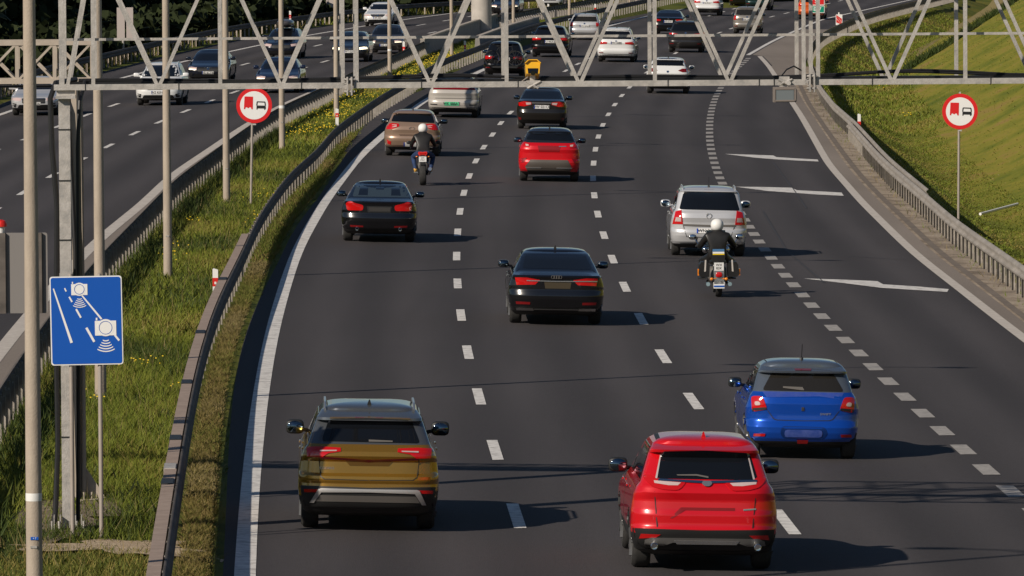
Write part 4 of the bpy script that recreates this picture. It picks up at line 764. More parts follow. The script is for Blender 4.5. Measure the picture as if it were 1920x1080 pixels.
def rear_car(sp, label, cat, px, py, pm, f=None, group='cars driving away from the camera', ck=True, name='car', wheels='rim', glass='glass', win=None, xo=None):
    p = GR(px, py); c = Car(sp, label, cat, p, heading(f or LINE_A, p.y), pm, group, -SL, name); c.phi = math.atan((CAMH - 1) / p.y)
    dF = p.y - sp['roh']; c.sc = FPX / dF; g = proj((p.x, dF, p.z)); xc = xo if xo else px; c.q = lambda pts: [((x - xc) / c.sc, (g[1] - y) / c.sc) for x, y in pts]
    c.wheels(wheels); c.sides('glass'); c.windscreen(glass); c.under(); c.rear_window(glass, c.q(win) if win else None); return c
SUVc = dict(clad=.0)
# --- red crossover, nearest
paint('red', (.62, .004, .010), .15, .3)
sp = spec('suv', 1.86, 1.70, 2.66, .93, .9, 1.10, tr=.35, tw=.235, clad=.50, n=5, top=.665)
sp['rear'] = [(.20, -.45), (.27, -.70), (.36, -.84), (.50, -.92), (.56, -.93), (.60, -.905), (.64, -.90), (.74, -.905), (.80, -.885), (.93, -.875), (1.02, -.905), (1.10, -.86), (1.16, -.80), (1.49, -.50), (1.51, -.60), (1.545, -.62), (1.575, -.50), (1.60, -.36)]; sp['fr'] = ip(sp['rear'])
c = rear_car(sp, 'bright red crossover car with twin exhausts, nearest of all, at the bottom right', 'car', 1313, 1064, 'paint_red', LINE_B, xo=1316, win=[(1233, 846), (1318, 843), (1402, 847), (1416, 898), (1224, 897)])
q = c.q
c.decal('bumper', q([(1172, 991), (1312, 994), (1455, 991), (1452, 1040), (1312, 1046), (1176, 1040)]), 'trim', off=.012, step=.06)
c.decal('skid_plate', q([(1204, 1013), (1216, 1009), (1418, 1009), (1430, 1014), (1432, 1022), (1398, 1024), (1380, 1018), (1256, 1018), (1240, 1024), (1203, 1023)]), mat('skid_grey', (.27, .26, .25), .35, .6), off=.035, step=.05)
c.decal('diffuser', q([(1258, 1014), (1382, 1014), (1376, 1021), (1264, 1021)]), 'silver', off=.04)
for pts in ([(1198, 891), (1214, 889), (1224, 898), (1258, 902), (1281, 903), (1266, 919), (1236, 918), (1214, 912), (1204, 902)],):
    c.sym('taillight', [(x, z) for x, z in q(pts)], 'lamp_red', sm=1, step=.05, off=.014)
    c.sym('lamp_lens', q([(1219, 900.5), (1270, 904), (1264, 909.5), (1246, 909.5), (1220, 905.5)]), 'lamp_clear', off=.019, step=.05)
c.sym('pillar_strip', q([(1232, 852), (1234.5, 851), (1225.5, 897), (1222, 896)]), mat('strip_pale', (.62, .54, .52), .2, .3, coat=1.), off=.012)
c.decal('chrome_bar', q([(1227, 897), (1316, 900), (1414, 897), (1414, 901), (1316, 905), (1227, 901)]), 'chrome', off=.022)
o = c.decal('emblem', q([(1311, 900.5), (1327, 900.5), (1329, 905), (1324, 910.5), (1314, 910.5), (1309, 905)]), 'trim_grey', off=.03, sm=1); o.data.materials[0] = MT['silver']
c.decal('plate_recess', q([(1270, 951), (1372, 951), (1372, 956.5), (1279, 956.5), (1254, 972), (1250, 972)]), mat('paint_red_shade', (.22, .002, .004), .4, coat=.3), off=.004)  # shade of the recess painted in a deeper body red
c.sym('tailgate_seam', q([(1219.5, 922), (1221, 922), (1227, 989), (1225, 989)]), 'trim', off=.0035)
c.sym('reflector', q([(1196, 1002), (1233, 1003), (1224, 1009), (1193, 1011)]), 'lamp_red', off=.02)
c.exhaust((q([(1221, 1027)])[0][0], q([(1416, 1028)])[0][0]), .345, -.86, .046)
c.decal('wiper', q([(1262, 889), (1300, 888), (1322, 892), (1322, 895), (1300, 891), (1264, 891)]), 'trim_grey', off=.02)
t = c.decal('badge', q([(1388, 953), (1412, 951), (1412, 954), (1388, 956)]), 'silver', off=.008)
c.fin(m='paint_red'); c.mirrors(1.16, sz=(.125, .095), m='trim')
for sg in (-1, 1):
    c.decal('roof_strip', [(sg * .60, -.1), (sg * .55, -.1), (sg * .53, 1.2), (sg * .58, 1.2)][::sg], 'trim', side='top', step=.3)
c.sym('mud_guard', q([(1176, 1036), (1206, 1040), (1206, 1048), (1178, 1046)]), 'trim', off=.02)
# --- golden SUV
paint('gold', (.42, .22, .026), .7, .24)
sp = spec('suv', 1.88, 1.69, 2.79, .98, .9, 1.12, tr=.36, tw=.235, n=5, top=.665, clad=.48, roof=paint('roof_sky_grey', (.11, .12, .135), .5, .25))  # gold roof coloured grey-blue, the sky's reflection put into the paint
sp['rear'] = [(.20, -.50), (.27, -.78), (.36, -.90), (.50, -.965), (.56, -.98), (.62, -.965), (.66, -.955), (.70, -.975), (.76, -.97), (.80, -.925), (.95, -.90), (.985, -.93), (1.03, -.955), (1.09, -.94), (1.14, -.87), (1.19, -.80), (1.47, -.55), (1.485, -.66), (1.52, -.66), (1.56, -.52), (1.60, -.36)]; sp['fr'] = ip(sp['rear'])
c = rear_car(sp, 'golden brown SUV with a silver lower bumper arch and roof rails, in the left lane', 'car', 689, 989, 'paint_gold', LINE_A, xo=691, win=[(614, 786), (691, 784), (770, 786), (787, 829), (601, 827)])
q = c.q
c.decal('bumper', q([(557, 911), (690, 914), (821, 911), (819, 952), (690, 957), (560, 952)]), 'trim', off=.012, step=.06)
c.decal('bumper_arch', q([(580, 944), (596, 918), (602, 916), (690, 917), (782, 917), (787, 919), (800, 946), (792, 946), (778, 925), (690, 923), (602, 924), (588, 944)]), mat('arch_silver', (.50, .48, .46), .4, .6), off=.03, step=.05)
c.decal('skid_plate', q([(598, 929), (780, 930), (788, 942), (592, 941)]), 'trim_grey', off=.02)
c.sym('taillight', q([(573, 838), (600, 837), (637, 839), (638, 846), (614, 850), (602, 858), (574, 857)]), 'lamp_red', off=.014, step=.05)
c.sym('lamp_lens', q([(598, 843.7), (630, 843.2), (630, 845.4), (598, 846.4)]), 'lamp_clear', off=.019)
c.decal('light_bar', q([(598, 856), (690, 862), (784, 857), (784, 861), (690, 866.5), (598, 860)]), mat('bar_dark', (.09, .004, .005), .15, coat=1.), off=.012, step=.05)
c.decal('plate_recess', q([(648, 865), (735, 865), (728, 873), (655, 873)]), mat('gold_shade', (.12, .06, .008), .45, .5), off=.0045)  # recess lies flush, its shade painted in darker gold
c.sym('tailgate_seam', q([(596, 860), (597.2, 860), (601, 893), (608, 898), (690, 899.5), (690, 901), (607, 899.5), (599.5, 894)]), 'trim', off=.0035)
h, d = c.hit(*q([(612, 878)])[0], 'rear'); t = put('lettering', text_mesh('KODIAQ', 'silver'), c.body, h - d * .01, (math.pi / 2, 0, 0)); t.scale = (.05, .045, .05)
c.sym('reflector', q([(569, 918), (596, 918), (594, 924), (570, 924)]), 'lamp_red', off=.02)
c.decal('wiper', q([(690, 823), (735, 824.5), (735, 827), (690, 827)]), 'trim_grey', off=.02)
c.decal('third_brake_light', q([(664, 779.5), (716, 779.5), (716, 782), (664, 782)]), 'lamp_dark', off=.01)
c.decal('spoiler_lip', q([(617, 781), (691, 779), (767, 781), (768, 784), (691, 782.5), (616, 784)]), 'paint_gold', off=.012)
c.fin(m='trim'); c.mirrors(1.20, sz=(.125, .10), m='trim'); c.rails('silver')
# --- blue hatch
paint('blue', (.006, .085, .52), .5, .26)
sp = spec('hatch', 1.735, 1.50, 2.45, .62, .75, .985, tr=.315, tw=.20, n=4.4, top=.70, rake=.26, roof=paint('roof_black_sky', (.13, .155, .19), .5, .25))  # black roof made pale blue-grey, sky reflection put into its colour
sp['rear'] = [(.18, -.30), (.24, -.48), (.33, -.57), (.42, -.61), (.50, -.62), (.56, -.585), (.60, -.56), (.70, -.555), (.86, -.565), (.95, -.545), (.99, -.50), (1.03, -.46), (1.30, -.27), (1.315, -.36), (1.345, -.37), (1.37, -.30), (1.40, -.18)]; sp['fr'] = ip(sp['rear']); sp['zb'] = .18
c = rear_car(sp, 'bright blue small hatchback with a whip antenna and dusty tailgate', 'car', 1500, 858, 'paint_blue', LINE_B, xo=1501, glass='glass_warm', win=[(1446, 692), (1501, 690), (1556, 693), (1578, 733), (1424, 732)])
q = c.q
c.sym('taillight', q([(1403, 743), (1424, 743), (1433, 768), (1405, 773)]), 'lamp_red', sm=1, off=.014, step=.05)
c.sym('lamp_lens', q([(1409, 753), (1418, 753), (1421, 760), (1410, 761)]), 'lamp_clear', sm=1, off=.02, step=.05); c.sym('lamp_base', q([(1406, 766), (1430, 764), (1432, 768), (1405, 772)]), 'trim', off=.018)
c.sym('tailgate_seam', q([(1433, 770), (1434.5, 770), (1446, 785), (1452, 787), (1501, 788), (1501, 789.3), (1451, 788.5), (1445, 786.5)]), 'trim', off=.0035)
c.decal('plate_recess', q([(1462, 799), (1541, 800), (1548, 812), (1540, 823), (1463, 822), (1457, 811)]), mat('blue_shade', (.004, .03, .16), .4, .3), off=.005, sm=1)  # darker blue paints the shade inside the recess
c.decal('blank_plate', q([(1466, 806), (1537, 806), (1537, 820), (1466, 820)]), mat('lavender', (.085, .13, .42), .5, .2, var=[(.03, .07, .32)], vscale=9), off=.012, sm=1)
c.sym('reflector', q([(1409, 814), (1430, 814), (1429, 819), (1408, 819)]), 'lamp_red', off=.014); c.decal('fog_lamp', q([(1490, 825), (1511, 825), (1510, 832), (1491, 832)]), 'lamp_red', off=.03)
c.decal('lower_bumper', q([(1392, 829), (1501, 833), (1609, 829), (1606, 843), (1501, 846), (1395, 843)]), 'trim', off=.012)
c.decal('third_brake_light', q([(1485, 689.5), (1517, 689.5), (1516, 693.5), (1486, 693.5)]), 'lamp_dark', off=.02)
c.decal('wiper', q([(1463, 724), (1500, 725), (1503, 731), (1498, 731), (1463, 727)]), 'trim_grey', off=.02)
o = c.decal('emblem', q([(1497, 763), (1502, 763), (1503, 770), (1497, 770)]), 'chrome', off=.012); h, d = c.hit(*q([(1543, 776)])[0], 'rear'); t = put('lettering', text_mesh('SWIFT', 'silver'), c.body, h - d * .01, (math.pi / 2, 0, 0)); t.scale = (.06, .045, .05)
c.decal('dust_film', q([(1424, 734), (1578, 735), (1570, 747), (1530, 742), (1470, 744), (1432, 745)]), mat('dusty_blue', (.05, .085, .33), .6, .2, var=[(.02, .06, .35)], vscale=14), off=.003)
c.whip(); c.mirrors(1.04, sz=(.105, .08), m='trim')
for sg in (-1, 1): c.decal('roof_seam', [(sg * .545, .0), (sg * .53, .0), (sg * .53, 1.0), (sg * .545, 1.0)][::sg], 'trim', side='top', step=.3, off=.003)
# --- black saloon, centre lane
paint('black', (.004, .004, .005), .0, .25); paint('dark_grey', (.030, .028, .028), .4, .3)
sp = spec('sedan', 1.886, 1.457, 2.92, 1.08, .9, 1.0, tr=.345, tw=.235, top=.665, n=4.4, crown=.04)
c = rear_car(sp, 'black saloon with a chrome line across its tail, in the middle lane', 'car', 1040, 606, 'paint_black', LINE_A, xo=1041, win=[(986, 473), (1041, 472), (1096, 473), (1109, 504), (977, 503)])
q = c.q
c.sym('taillight', q([(963, 521), (985, 521), (1010, 525), (1001, 534), (966, 535)]), 'lamp_red', off=.012, step=.05); c.decal('chrome_line', q([(985, 525.7), (1041, 526.5), (1118, 525.5), (1118, 527.4), (1041, 528.2), (985, 527.4)]), 'silver', off=.024)
c.decal('plate_recess', q([(1018, 529), (1069, 529), (1067, 541), (1020, 541)]), mat('plate_brown', (.045, .032, .014), .6), off=.006)
c.sym('reflector', q([(965, 566), (992, 567), (992, 571.5), (966, 571)]), 'lamp_dark', off=.012)
c.decal('lower_bumper', q([(958, 575), (1041, 577), (1125, 575), (1122, 588), (1041, 590), (962, 588)]), 'trim', off=.012); c.sym('exhaust_trim', q([(966, 578), (998, 579), (999, 583), (967, 583)]), 'chrome', off=.022); c.decal('chrome_strip', q([(999, 580), (1083, 580), (1083, 581.5), (999, 581.5)]), 'silver', off=.022)
mb = MB()
for k in range(4):
    r_ = c.ring(-.072 + k * .048, q([(1041, 519.5)])[0][1], .031); mb.add(r_.v, r_.f)
mb.build('emblem', 'trim_grey', c.root); c.fin(m='trim'); c.mirrors(1.06, sz=(.11, .075))
# --- black saloon, left lane
sp = spec('sedan', 1.811, 1.43, 2.81, 1.02, .78, 1.0, tr=.33, tw=.23, top=.66, n=4.4, crown=.04)
c = rear_car(sp, 'black saloon with L shaped red taillights, alone in the left lane', 'car', 710.5, 452, 'paint_black', LINE_A, glass='glass_blue', xo=709, win=[(664, 347), (709, 346), (756, 347), (767, 369), (658, 369)])  # bluish glass colour stands for daylight seen through the cabin
q = c.q
c.sym('taillight', q([(646, 381), (655, 377), (663, 381), (680, 385), (679, 395), (649, 395)]), 'lamp_red', sm=1, off=.012, step=.04); c.decal('plate_recess', q([(687, 387), (733, 387), (731, 398), (688, 398)]), 'trim', off=.004); c.decal('blank_plate', q([(690, 389), (731, 389), (730, 396), (691, 396)]), mat('plate_dark', (.03, .027, .025), .6), off=.009)
c.sym('reflector', q([(655, 422.5), (680, 423.5), (680, 426.5), (656, 426)]), 'lamp_dark', off=.012); c.decal('lower_bumper', q([(650, 429), (709, 430.5), (772, 429), (770, 438), (709, 440), (652, 438)]), 'trim', off=.012); c.exhaust((-.52, .52), .33, None, .04)
for sg in (-1, 1): c.decal('seat_shape', q([(709 + sg * 22, 351), (709 + sg * 37, 351), (709 + sg * 40, 366), (709 + sg * 22, 366)][::sg]), 'glass', off=.007 if False else .0095)
c.decal('inner_mirror', q([(702, 350), (717, 350), (717, 355), (702, 355)]), 'glass', off=.0095); c.fin(m='trim'); c.mirrors(1.06, sz=(.115, .075))
# --- silver MPV
paint('silver', (.60, .60, .61), .35, .34)
sp = spec('mpv', 1.80, 1.64, 2.70, .90, .86, 1.06, tr=.325, tw=.21, top=.72, n=4.4, rake=.26)
c = rear_car(sp, 'silver people carrier with tall red taillights, just ahead of a motorcyclist', 'car', 1326, 479, 'paint_silver', LINE_B, xo=1329, win=[(1281, 361), (1329, 360), (1377, 361), (1387, 394), (1273, 393)])
q = c.q
c.sym('taillight', q([(1266, 397), (1277, 394), (1280, 421), (1260.5, 421)]), 'lamp_red', off=.014, step=.05); c.sym('lamp_lens', q([(1267, 408), (1276, 408), (1277, 416), (1265, 416)]), 'lamp_clear', off=.019)
c.decal('bumper_strip', q([(1280, 420.5), (1329, 421.5), (1379, 420.5), (1379, 424), (1329, 425), (1280, 424)]), 'trim_grey', off=.014)
c.sym('tailgate_seam', q([(1280.5, 424), (1281.5, 424), (1288, 444), (1329, 445), (1329, 446), (1287, 445)]), 'trim', off=.0035)
c.plate(q([(1327, 433)])[0][0], q([(1327, 433)])[0][1], .52, .112, txt='WN 3C39'); mb = c.ring(0, q([(1329, 405)])[0][1], .06); mb.box((0, 0, 0), (.001, .001, .001)); mb.build('emblem', 'chrome', c.root)
c.decal('third_brake_light', q([(1320, 355), (1339, 355), (1339, 359.5), (1320, 359.5)]), 'lamp_dark', off=.01); c.decal('lower_bumper', q([(1275, 456), (1385, 457), (1380, 463), (1280, 463)]), 'trim', off=.012)
mb = MB(); x, z = q([(1306, 451)])[0]; mb.tube([(x, -.7, z - .1), (x, -.96, z - .06), (x, -.98, z + .02)], .022, 8); mb.ell((x, -.98, z + .05), (.03, .03, .03), 10, 6); mb.build('tow_ball', 'trim', c.root)
c.rails('paint_silver'); c.whip(); c.mirrors(1.14, sz=(.12, .09))
# --- red coupe crossover
sp = spec('suv', 1.795, 1.565, 2.64, .86, .88, 1.09, tr=.35, tw=.225, top=.66, n=3.8, rake=.44, roof=paint('roof_coal', (.02, .022, .028), .2, .25))
c = rear_car(sp, 'red coupe styled crossover with a grey lower bumper, behind the dark saloon', 'car', 1029, 339.5, 'paint_red', LINE_A, xo=1032, win=[(996, 246), (1034, 245), (1069, 246), (1078, 264), (988, 262)])
q = c.q
c.sym('taillight', q([(974, 269), (985, 266), (994, 268.5), (995, 277), (984, 276)]), 'lamp_red', sm=1, off=.014, step=.04); c.sym('lamp_lens', q([(987, 270), (993, 271), (993, 274), (988, 274)]), 'lamp_clear', off=.019)
c.decal('plate_recess', q([(1010, 273), (1054, 273), (1051, 285), (1013, 285)]), 'paint_red_shade', off=.004); c.decal('lower_bumper', q([(997, 299.5), (1067, 299.5), (1074, 312), (1072, 322), (992, 322), (987, 313)]), mat('warm_grey', (.085, .072, .062), .5), off=.012, step=.05)  # deeper red again paints the shade in the recess
c.decal('diffuser', q([(992, 316), (1072, 316), (1070, 326), (994, 326)]), 'trim', off=.016); c.sym('silver_line', q([(988, 314), (1018, 314), (1018, 316), (989, 316)]), 'silver', off=.024); c.sym('vent', q([(978, 298), (990, 296), (985, 305), (979, 306)]), 'paint_red_shade', off=.008)  # vents shaded by the deeper red colour
h, d = c.hit(*q([(1058, 274)])[0], 'rear'); c.decal('badge', q([(1050, 273.5), (1064, 273), (1064, 274.5), (1050, 275)]), 'silver', off=.01); c.fin(m='trim'); c.mirrors(1.14, sz=(.12, .08), m='trim')
# --- bronze hatch
paint('bronze', (.40, .27, .19), .5, .33)
sp = spec('hatch', 1.78, 1.47, 2.65, .80, .85, .99, tr=.32, tw=.21, top=.67, n=4.4, rake=.36)
c = rear_car(sp, 'bronze hatchback behind the motorcyclist in blue jeans', 'car', 773, 292, 'paint_bronze', LINE_A, xo=773, win=[(738, 214.5), (773, 213.5), (810, 214.5), (815, 230), (733, 228)])
q = c.q
c.sym('taillight', q([(723, 234), (735, 231), (748, 232), (749, 237), (735, 243), (724.5, 243)]), 'lamp_red', off=.014, step=.05); c.sym('lamp_lens', q([(735, 234), (744, 234), (744, 238), (736, 239)]), 'lamp_clear', off=.019)
c.plate(0, q([(773, 271)])[0][1], .52, .13); mb = c.ring(0, q([(771, 241)])[0][1], .045, rx=.085); mb.build('emblem', 'trim_grey', c.root); c.decal('handle_bar', q([(748, 252), (799, 252), (796, 255), (751, 255)]), mat('bronze_deep', (.12, .075, .05), .5, .4), off=.006)
c.sym('reflector', q([(725.5, 262), (734, 266), (733, 272), (727, 270)]), 'lamp_red', off=.012); c.decal('lower_bumper', q([(735, 279), (812, 279), (808, 286), (738, 286)]), 'trim', off=.012); c.whip(); c.mirrors(1.05, sz=(.12, .08), m='trim')
# --- dark saloon with plate
sp = spec('sedan', 1.776, 1.46, 2.70, .98, .94, 1.02, tr=.32, tw=.21, top=.67, n=4.4, crown=.04)
c = rear_car(sp, 'dark brown grey saloon with a chrome bar above its plate, ahead of the red crossover', 'car', 1015.5, 241.5, paint('umber', (.020, .017, .014), .4, .28) and 'paint_umber', LINE_A, xo=1015, win=[(985, 169), (1015, 168), (1045, 169), (1055, 185), (977, 185)])
q = c.q
c.sym('taillight', q([(971, 193), (982, 190), (995.5, 191.7), (996.5, 196), (983, 200), (972.4, 199)]), 'lamp_red', off=.012, step=.05); c.sym('lamp_lens', q([(985, 192.5), (995, 192.5), (995, 196), (987, 197)]), 'lamp_clear', off=.018); c.decal('chrome_bar', q([(996, 192), (1034, 192), (1034, 194.3), (996, 194.3)]), 'silver', off=.014)
c.plate(0, q([(1015, 200.5)])[0][1], .54, .125, txt='WW 021CU'); mb = c.ring(0, q([(1013, 189)])[0][1], .04, rx=.06); mb.build('emblem', 'chrome', c.root); c.sym('reflector', q([(969, 220), (977, 221), (977, 225), (971, 225)]), 'lamp_dark', off=.012); c.decal('lower_bumper', q([(976, 226), (1055, 226), (1052, 233), (979, 233)]), 'trim', off=.012)
c.mirrors(1.06, sz=(.12, .08))
# --- cream electric SUV, green plate
paint('cream', (.52, .48, .43), .2, .35); paint('white', (.74, .74, .73), .05, .35)
sp = spec('suv', 1.89, 1.62, 2.9, .92, .86, 1.06, tr=.37, tw=.235, top=.665, n=4.4, rake=.42)
c = rear_car(sp, 'cream electric SUV with a bright green licence plate, in the left lane', 'car', 851, 220, 'paint_cream', LINE_A, xo=852, win=[(824, 139), (888, 139), (893, 154), (817, 154)])
q = c.q
c.decal('light_bar', q([(813, 164), (893, 164), (892, 168), (814, 168)]), 'lamp_dark', off=.012); c.plate(q([(849, 194.5)])[0][0], q([(849, 194.5)])[0][1], .54, .135, 'plate_green', 'WK 888AT', blue=False); c.decal('lower_bumper', q([(803, 201), (852, 202), (901, 201), (898, 211), (852, 212), (806, 211)]), 'trim', off=.012); c.sym('slot', q([(808, 195), (822, 195.5), (822, 197.5), (809, 197)]), 'trim', off=.008)
c.decal('crease', q([(818, 184), (886, 184), (886, 185), (818, 185)]), 'trim_grey', off=.004); c.fin(m='trim'); c.mirrors(1.15); c.rails('paint_cream')
# --- the rest of the traffic going away: generic tails
def tail(c, lights=None, lm='lamp_red', plate='', pz=None, low=True, handle=True):
    s = c.s; h = s['W'] / 2; b = s['belt']; sed = s['kind'] == 'sedan'
    z0 = b - .20 if sed else b - .22; c.sym('taillight', lights or [(-h * .93, z0), (-h * .48, z0 + .03), (-h * .46, z0 + .11), (-h * .93, z0 + .16)], lm, off=.014, step=.08)
    if plate is not None: c.plate(0, pz or b - .20, .52, .13, txt=plate or None)
    if low: c.decal('lower_bumper', [(-h * .92, .24), (h * .92, .24), (h * .95, .42), (-h * .95, .42)], 'trim', off=.012, step=.12); c.sym('reflector', [(-h * .9, .45), (-h * .66, .45), (-h * .66, .49), (-h * .9, .49)], 'lamp_dark', off=.014)
    c.decal('emblem', chaikin([(-.05, b - .10), (.05, b - .10), (.05, b - .02), (-.05, b - .02)], 1), 'chrome', off=.012, step=.2); c.fin(m='trim') if not sed else None; c.mirrors()
sd = dict(n=4.4)
c = rear_car(spec('suv', 1.82, 1.52, 2.56, .85, .85, 1.0, top=.67), 'white hatchback with dark red lights seen through the gantry, in the middle of the road', 'car', 1252, 175, 'paint_white', LINE_B, win=[(1224, 109), (1281, 109), (1285, 123), (1218, 123)]); q = c.q
tail(c, q([(1211, 128), (1225, 128), (1233, 132), (1224, 135), (1212, 134)]), 'lamp_dark', None)
c = rear_car(spec('suv', 1.84, 1.64, 2.7, .92, .9, 1.06, tr=.35), 'black SUV carrying a bicycle on a rear rack, in the left lane', 'car', 946, 145.5, 'paint_black', LINE_A); tail(c, plate='WE 5K21'); bike_car = c
c = rear_car(spec('suv', 1.90, 1.60, 2.85, .92, .9, 1.08, tr=.36, rake=.6), 'black sloping-roofed SUV between the bicycle carrier and the silver estate', 'car', 1032, 107, 'paint_black', LINE_A); tail(c, plate='PO 482KE', pz=.80)
c = rear_car(spec('estate', 1.80, 1.50, 2.7, 1.0, .9, 1.0, top=.69, rake=.3), 'silver estate car with upright red lights, ahead of the sloping black SUV', 'car', 1097, 74.5, 'paint_silver', LINE_A, glass='glass_warm'); tail(c, [(-.83, .78), (-.66, .78), (-.64, 1.0), (-.80, 1.0)], plate='WPR 5N21'); c.rails()
c = rear_car(spec('suv', 1.89, 1.71, 2.8, .98, .95, 1.1, tr=.37), 'white SUV with a grey plate under a red light strip, between two lane lines', 'car', 1156, 116, 'paint_white', LINE_A); tail(c, plate='WN 5580', pz=.96); c.rails('paint_white')
c = rear_car(spec('sedan', 1.86, 1.45, 2.87, 1.05, .9, 1.0), 'black saloon seen behind the gantry upright, beside the grey SUV', 'car', 1254, 65, 'paint_black', LINE_A); tail(c, plate='WI 81K7')
c = rear_car(spec('suv', 1.86, 1.66, 2.7, .95, .9, 1.1, tr=.35), 'dark grey SUV beside the black saloon behind the gantry', 'car', 1286, 98, 'paint_dark_grey', LINE_B); tail(c, plate='KR 9H83'); c.rails('paint_dark_grey')
paint('champagne', (.34, .31, .27), .6, .35)
c = rear_car(spec('mpv', 1.72, 1.64, 2.6, .62, .8, 1.08, top=.73, rake=.22), 'champagne grey small people carrier ahead on the right', 'car', 1401, 63.5, 'paint_champagne', LINE_B, glass='glass_warm'); tail(c, [(-.80, .84), (-.68, .84), (-.66, 1.12), (-.78, 1.10)], plate='WB 2361E')
c = rear_car(spec('suv', 1.86, 1.66, 2.7, .92, .9, 1.08, tr=.36, clad=.5), 'white SUV cut by the top edge, farthest in the middle lane', 'car', 1326, 29, 'paint_white', LINE_A); tail(c, plate='WZ 41K')
paint('green', (.010, .035, .03), .4, .3)
c = rear_car(spec('mpv', 1.80, 1.70, 2.7, .9, .9, 1.05), 'dark green people carrier at the top edge beside the white SUV', 'car', 1422, 19, 'paint_green', LINE_B); tail(c, [(-.84, .8), (-.68, .8), (-.66, 1.1), (-.80, 1.1)], plate='WL 70')
c = rear_car(spec('hatch', 1.78, 1.5, 2.6, .85, .85, 1.0), 'dark hatchback half hidden by the green people carrier at the top edge', 'car', 1390, 13, 'paint_black', LINE_B); tail(c, plate=None)
paint('orange', (.62, .10, .01), .1, .35)
c = rear_car(spec('mpv', 1.80, 1.75, 2.7, .9, .9, 1.1), 'orange van-like car behind the red and green route plates', 'car', 1521, 36, 'paint_orange', EDGE_M); tail(c, plate=None)
# --- oncoming traffic
def oncoming(sp, label, px, py, pm, f=LINE_L2, glass='glass', lamp='lamp_clear', plate='WX 4310', chrome=True, grille=None, low='trim', drl=False, wheels='rim', tilt=.0):
    p = GL(px, py); psi = heading(f, p.y); fwd = Vector((math.sin(psi), -math.cos(psi), 0)); root = p - fwd * sp['wb']
    c = Car(sp, label, 'car', root, psi + math.pi, pm, 'oncoming cars on the left carriageway'); s = sp; h = s['W'] / 2; b = s['cowl']
    c.wheels(wheels); c.sides(); c.windscreen(glass); c.rear_window(); c.under(); c.mirrors(s['cowl'] + .10, sz=(.12, .08)); hz = b - .36
    a = c.sym('headlight', [(h * .96, hz + .02), (h * .92, hz + .15), (h * .52, hz + .10), (h * .54, hz - .01)], lamp, side='front', off=.014, step=.08)
    if drl: c.sym('running_light', [(h * .92, hz + .005), (h * .90, hz + .045), (h * .56, hz + .03), (h * .56, hz - .005)], 'lamp_on', side='front', off=.022)
    g = grille or [(-h * .48, hz - .10), (h * .48, hz - .10), (h * .50, hz + .10), (-h * .50, hz + .10)]; c.decal('grille', g, 'black_plastic', side='front', off=.012, sm=1)
    if chrome: c.decal('grille_bar', [(-h * .46, hz + .07), (h * .46, hz + .07), (h * .46, hz + .09), (-h * .46, hz + .09)], 'chrome', side='front', off=.018)
    c.decal('lower_intake', [(-h * .70, .27), (h * .70, .27), (h * .62, .42), (-h * .62, .42)], 'black_plastic', side='front', off=.012, sm=1); c.sym('fog_recess', [(h * .92, .33), (h * .90, .48), (h * .72, .46), (h * .76, .32)], 'black_plastic', side='front', off=.010)
    if plate: c.plate(0, .52 if s['kind'] != 'sedan' else .46, .52, .12, txt=plate, side='front')
    c.decal('emblem', chaikin([(-.055, hz - .0), (.055, hz - .0), (.055, hz + .09), (-.055, hz + .09)], 1), 'chrome', side='front', off=.02, step=.2); return c
c = oncoming(spec('suv', 1.84, 1.66, 2.68, .9, .92, 1.08, tr=.355), 'white oncoming SUV crossed by the gantry beam, nearest in its lane', 300, 197, 'paint_white', plate='WZ 8291C'); c.rails('paint_white')
c.decal('bumper_strip', [(-.72, .245), (.72, .245), (.66, .29), (-.66, .29)], 'silver', side='front', off=.02)
c = oncoming(spec('sedan', 1.86, 1.43, 2.82, 1.0, .9, .98), 'dark blue-black oncoming car with four rings on its grille, beside the white SUV', 393, 155, paint('navy_black', (.004, .006, .014), .1, .25) and 'paint_navy_black', drl=True, plate='WE 6CT95', chrome=False, f=LINE_L1)
mb = MB()
for k in range(4): r_ = c.ring(-.11 + k * .073, c.s['cowl'] - .30, .047, side='front'); mb.add(r_.v, r_.f)
mb.build('rings', 'chrome', c.root)
paint('navy', (.004, .010, .038), .3, .3)
c = oncoming(spec('sedan', 1.86, 1.46, 2.85, 1.0, .85, .99), 'navy blue oncoming car with bright yellowish headlights, left of the round sign', 522, 174, 'paint_navy', drl=True, plate='WW 47')
c = oncoming(spec('estate', 1.84, 1.50, 2.8, 1.0, .9, 1.0), 'dark oncoming estate car with a roof box', 530, 110, 'paint_navy_black', plate=None, f=LINE_L1); boxcar = c
c = oncoming(spec('hatch', 1.80, 1.46, 2.65, .85, .85, .98), 'dark blue oncoming hatchback with a warm headlight, behind the gantry upright', 658, 116, paint('steel_blue', (.008, .011, .017), .3, .3) and 'paint_steel_blue', lamp='lamp_on', plate='WY 6231')
c = oncoming(spec('sedan', 1.85, 1.47, 2.9, 1.0, .85, .99), 'dark grey oncoming car with a split grille and lit headlights', 724, 101, 'paint_dark_grey', drl=True, plate='WF 1180', f=LINE_L2)
c = oncoming(spec('hatch', 1.81, 1.45, 2.67, .85, .88, .98), 'white oncoming hatchback with a dark chevron grille, farthest up the left road', 711, 49, 'paint_white', plate='WS 508', f=LINE_L1, grille=[(-.12, .46), (.12, .46), (.45, .68), (.44, .74), (-.44, .74), (-.45, .68)])
c = oncoming(spec('sedan', 1.80, 1.44, 2.65, .9, .9, .96), 'silver oncoming car at the left edge behind the nearest lamp post', 67, 216, 'paint_silver', plate='WT 2916', f=LINE_L1)
c = oncoming(spec('sedan', 1.86, 1.46, 2.8, 1.0, .9, .99), 'black oncoming car half behind the gantry upright at the top edge', 948, 29, 'paint_black', drl=True, plate='WP 22', f=LINE_L2)
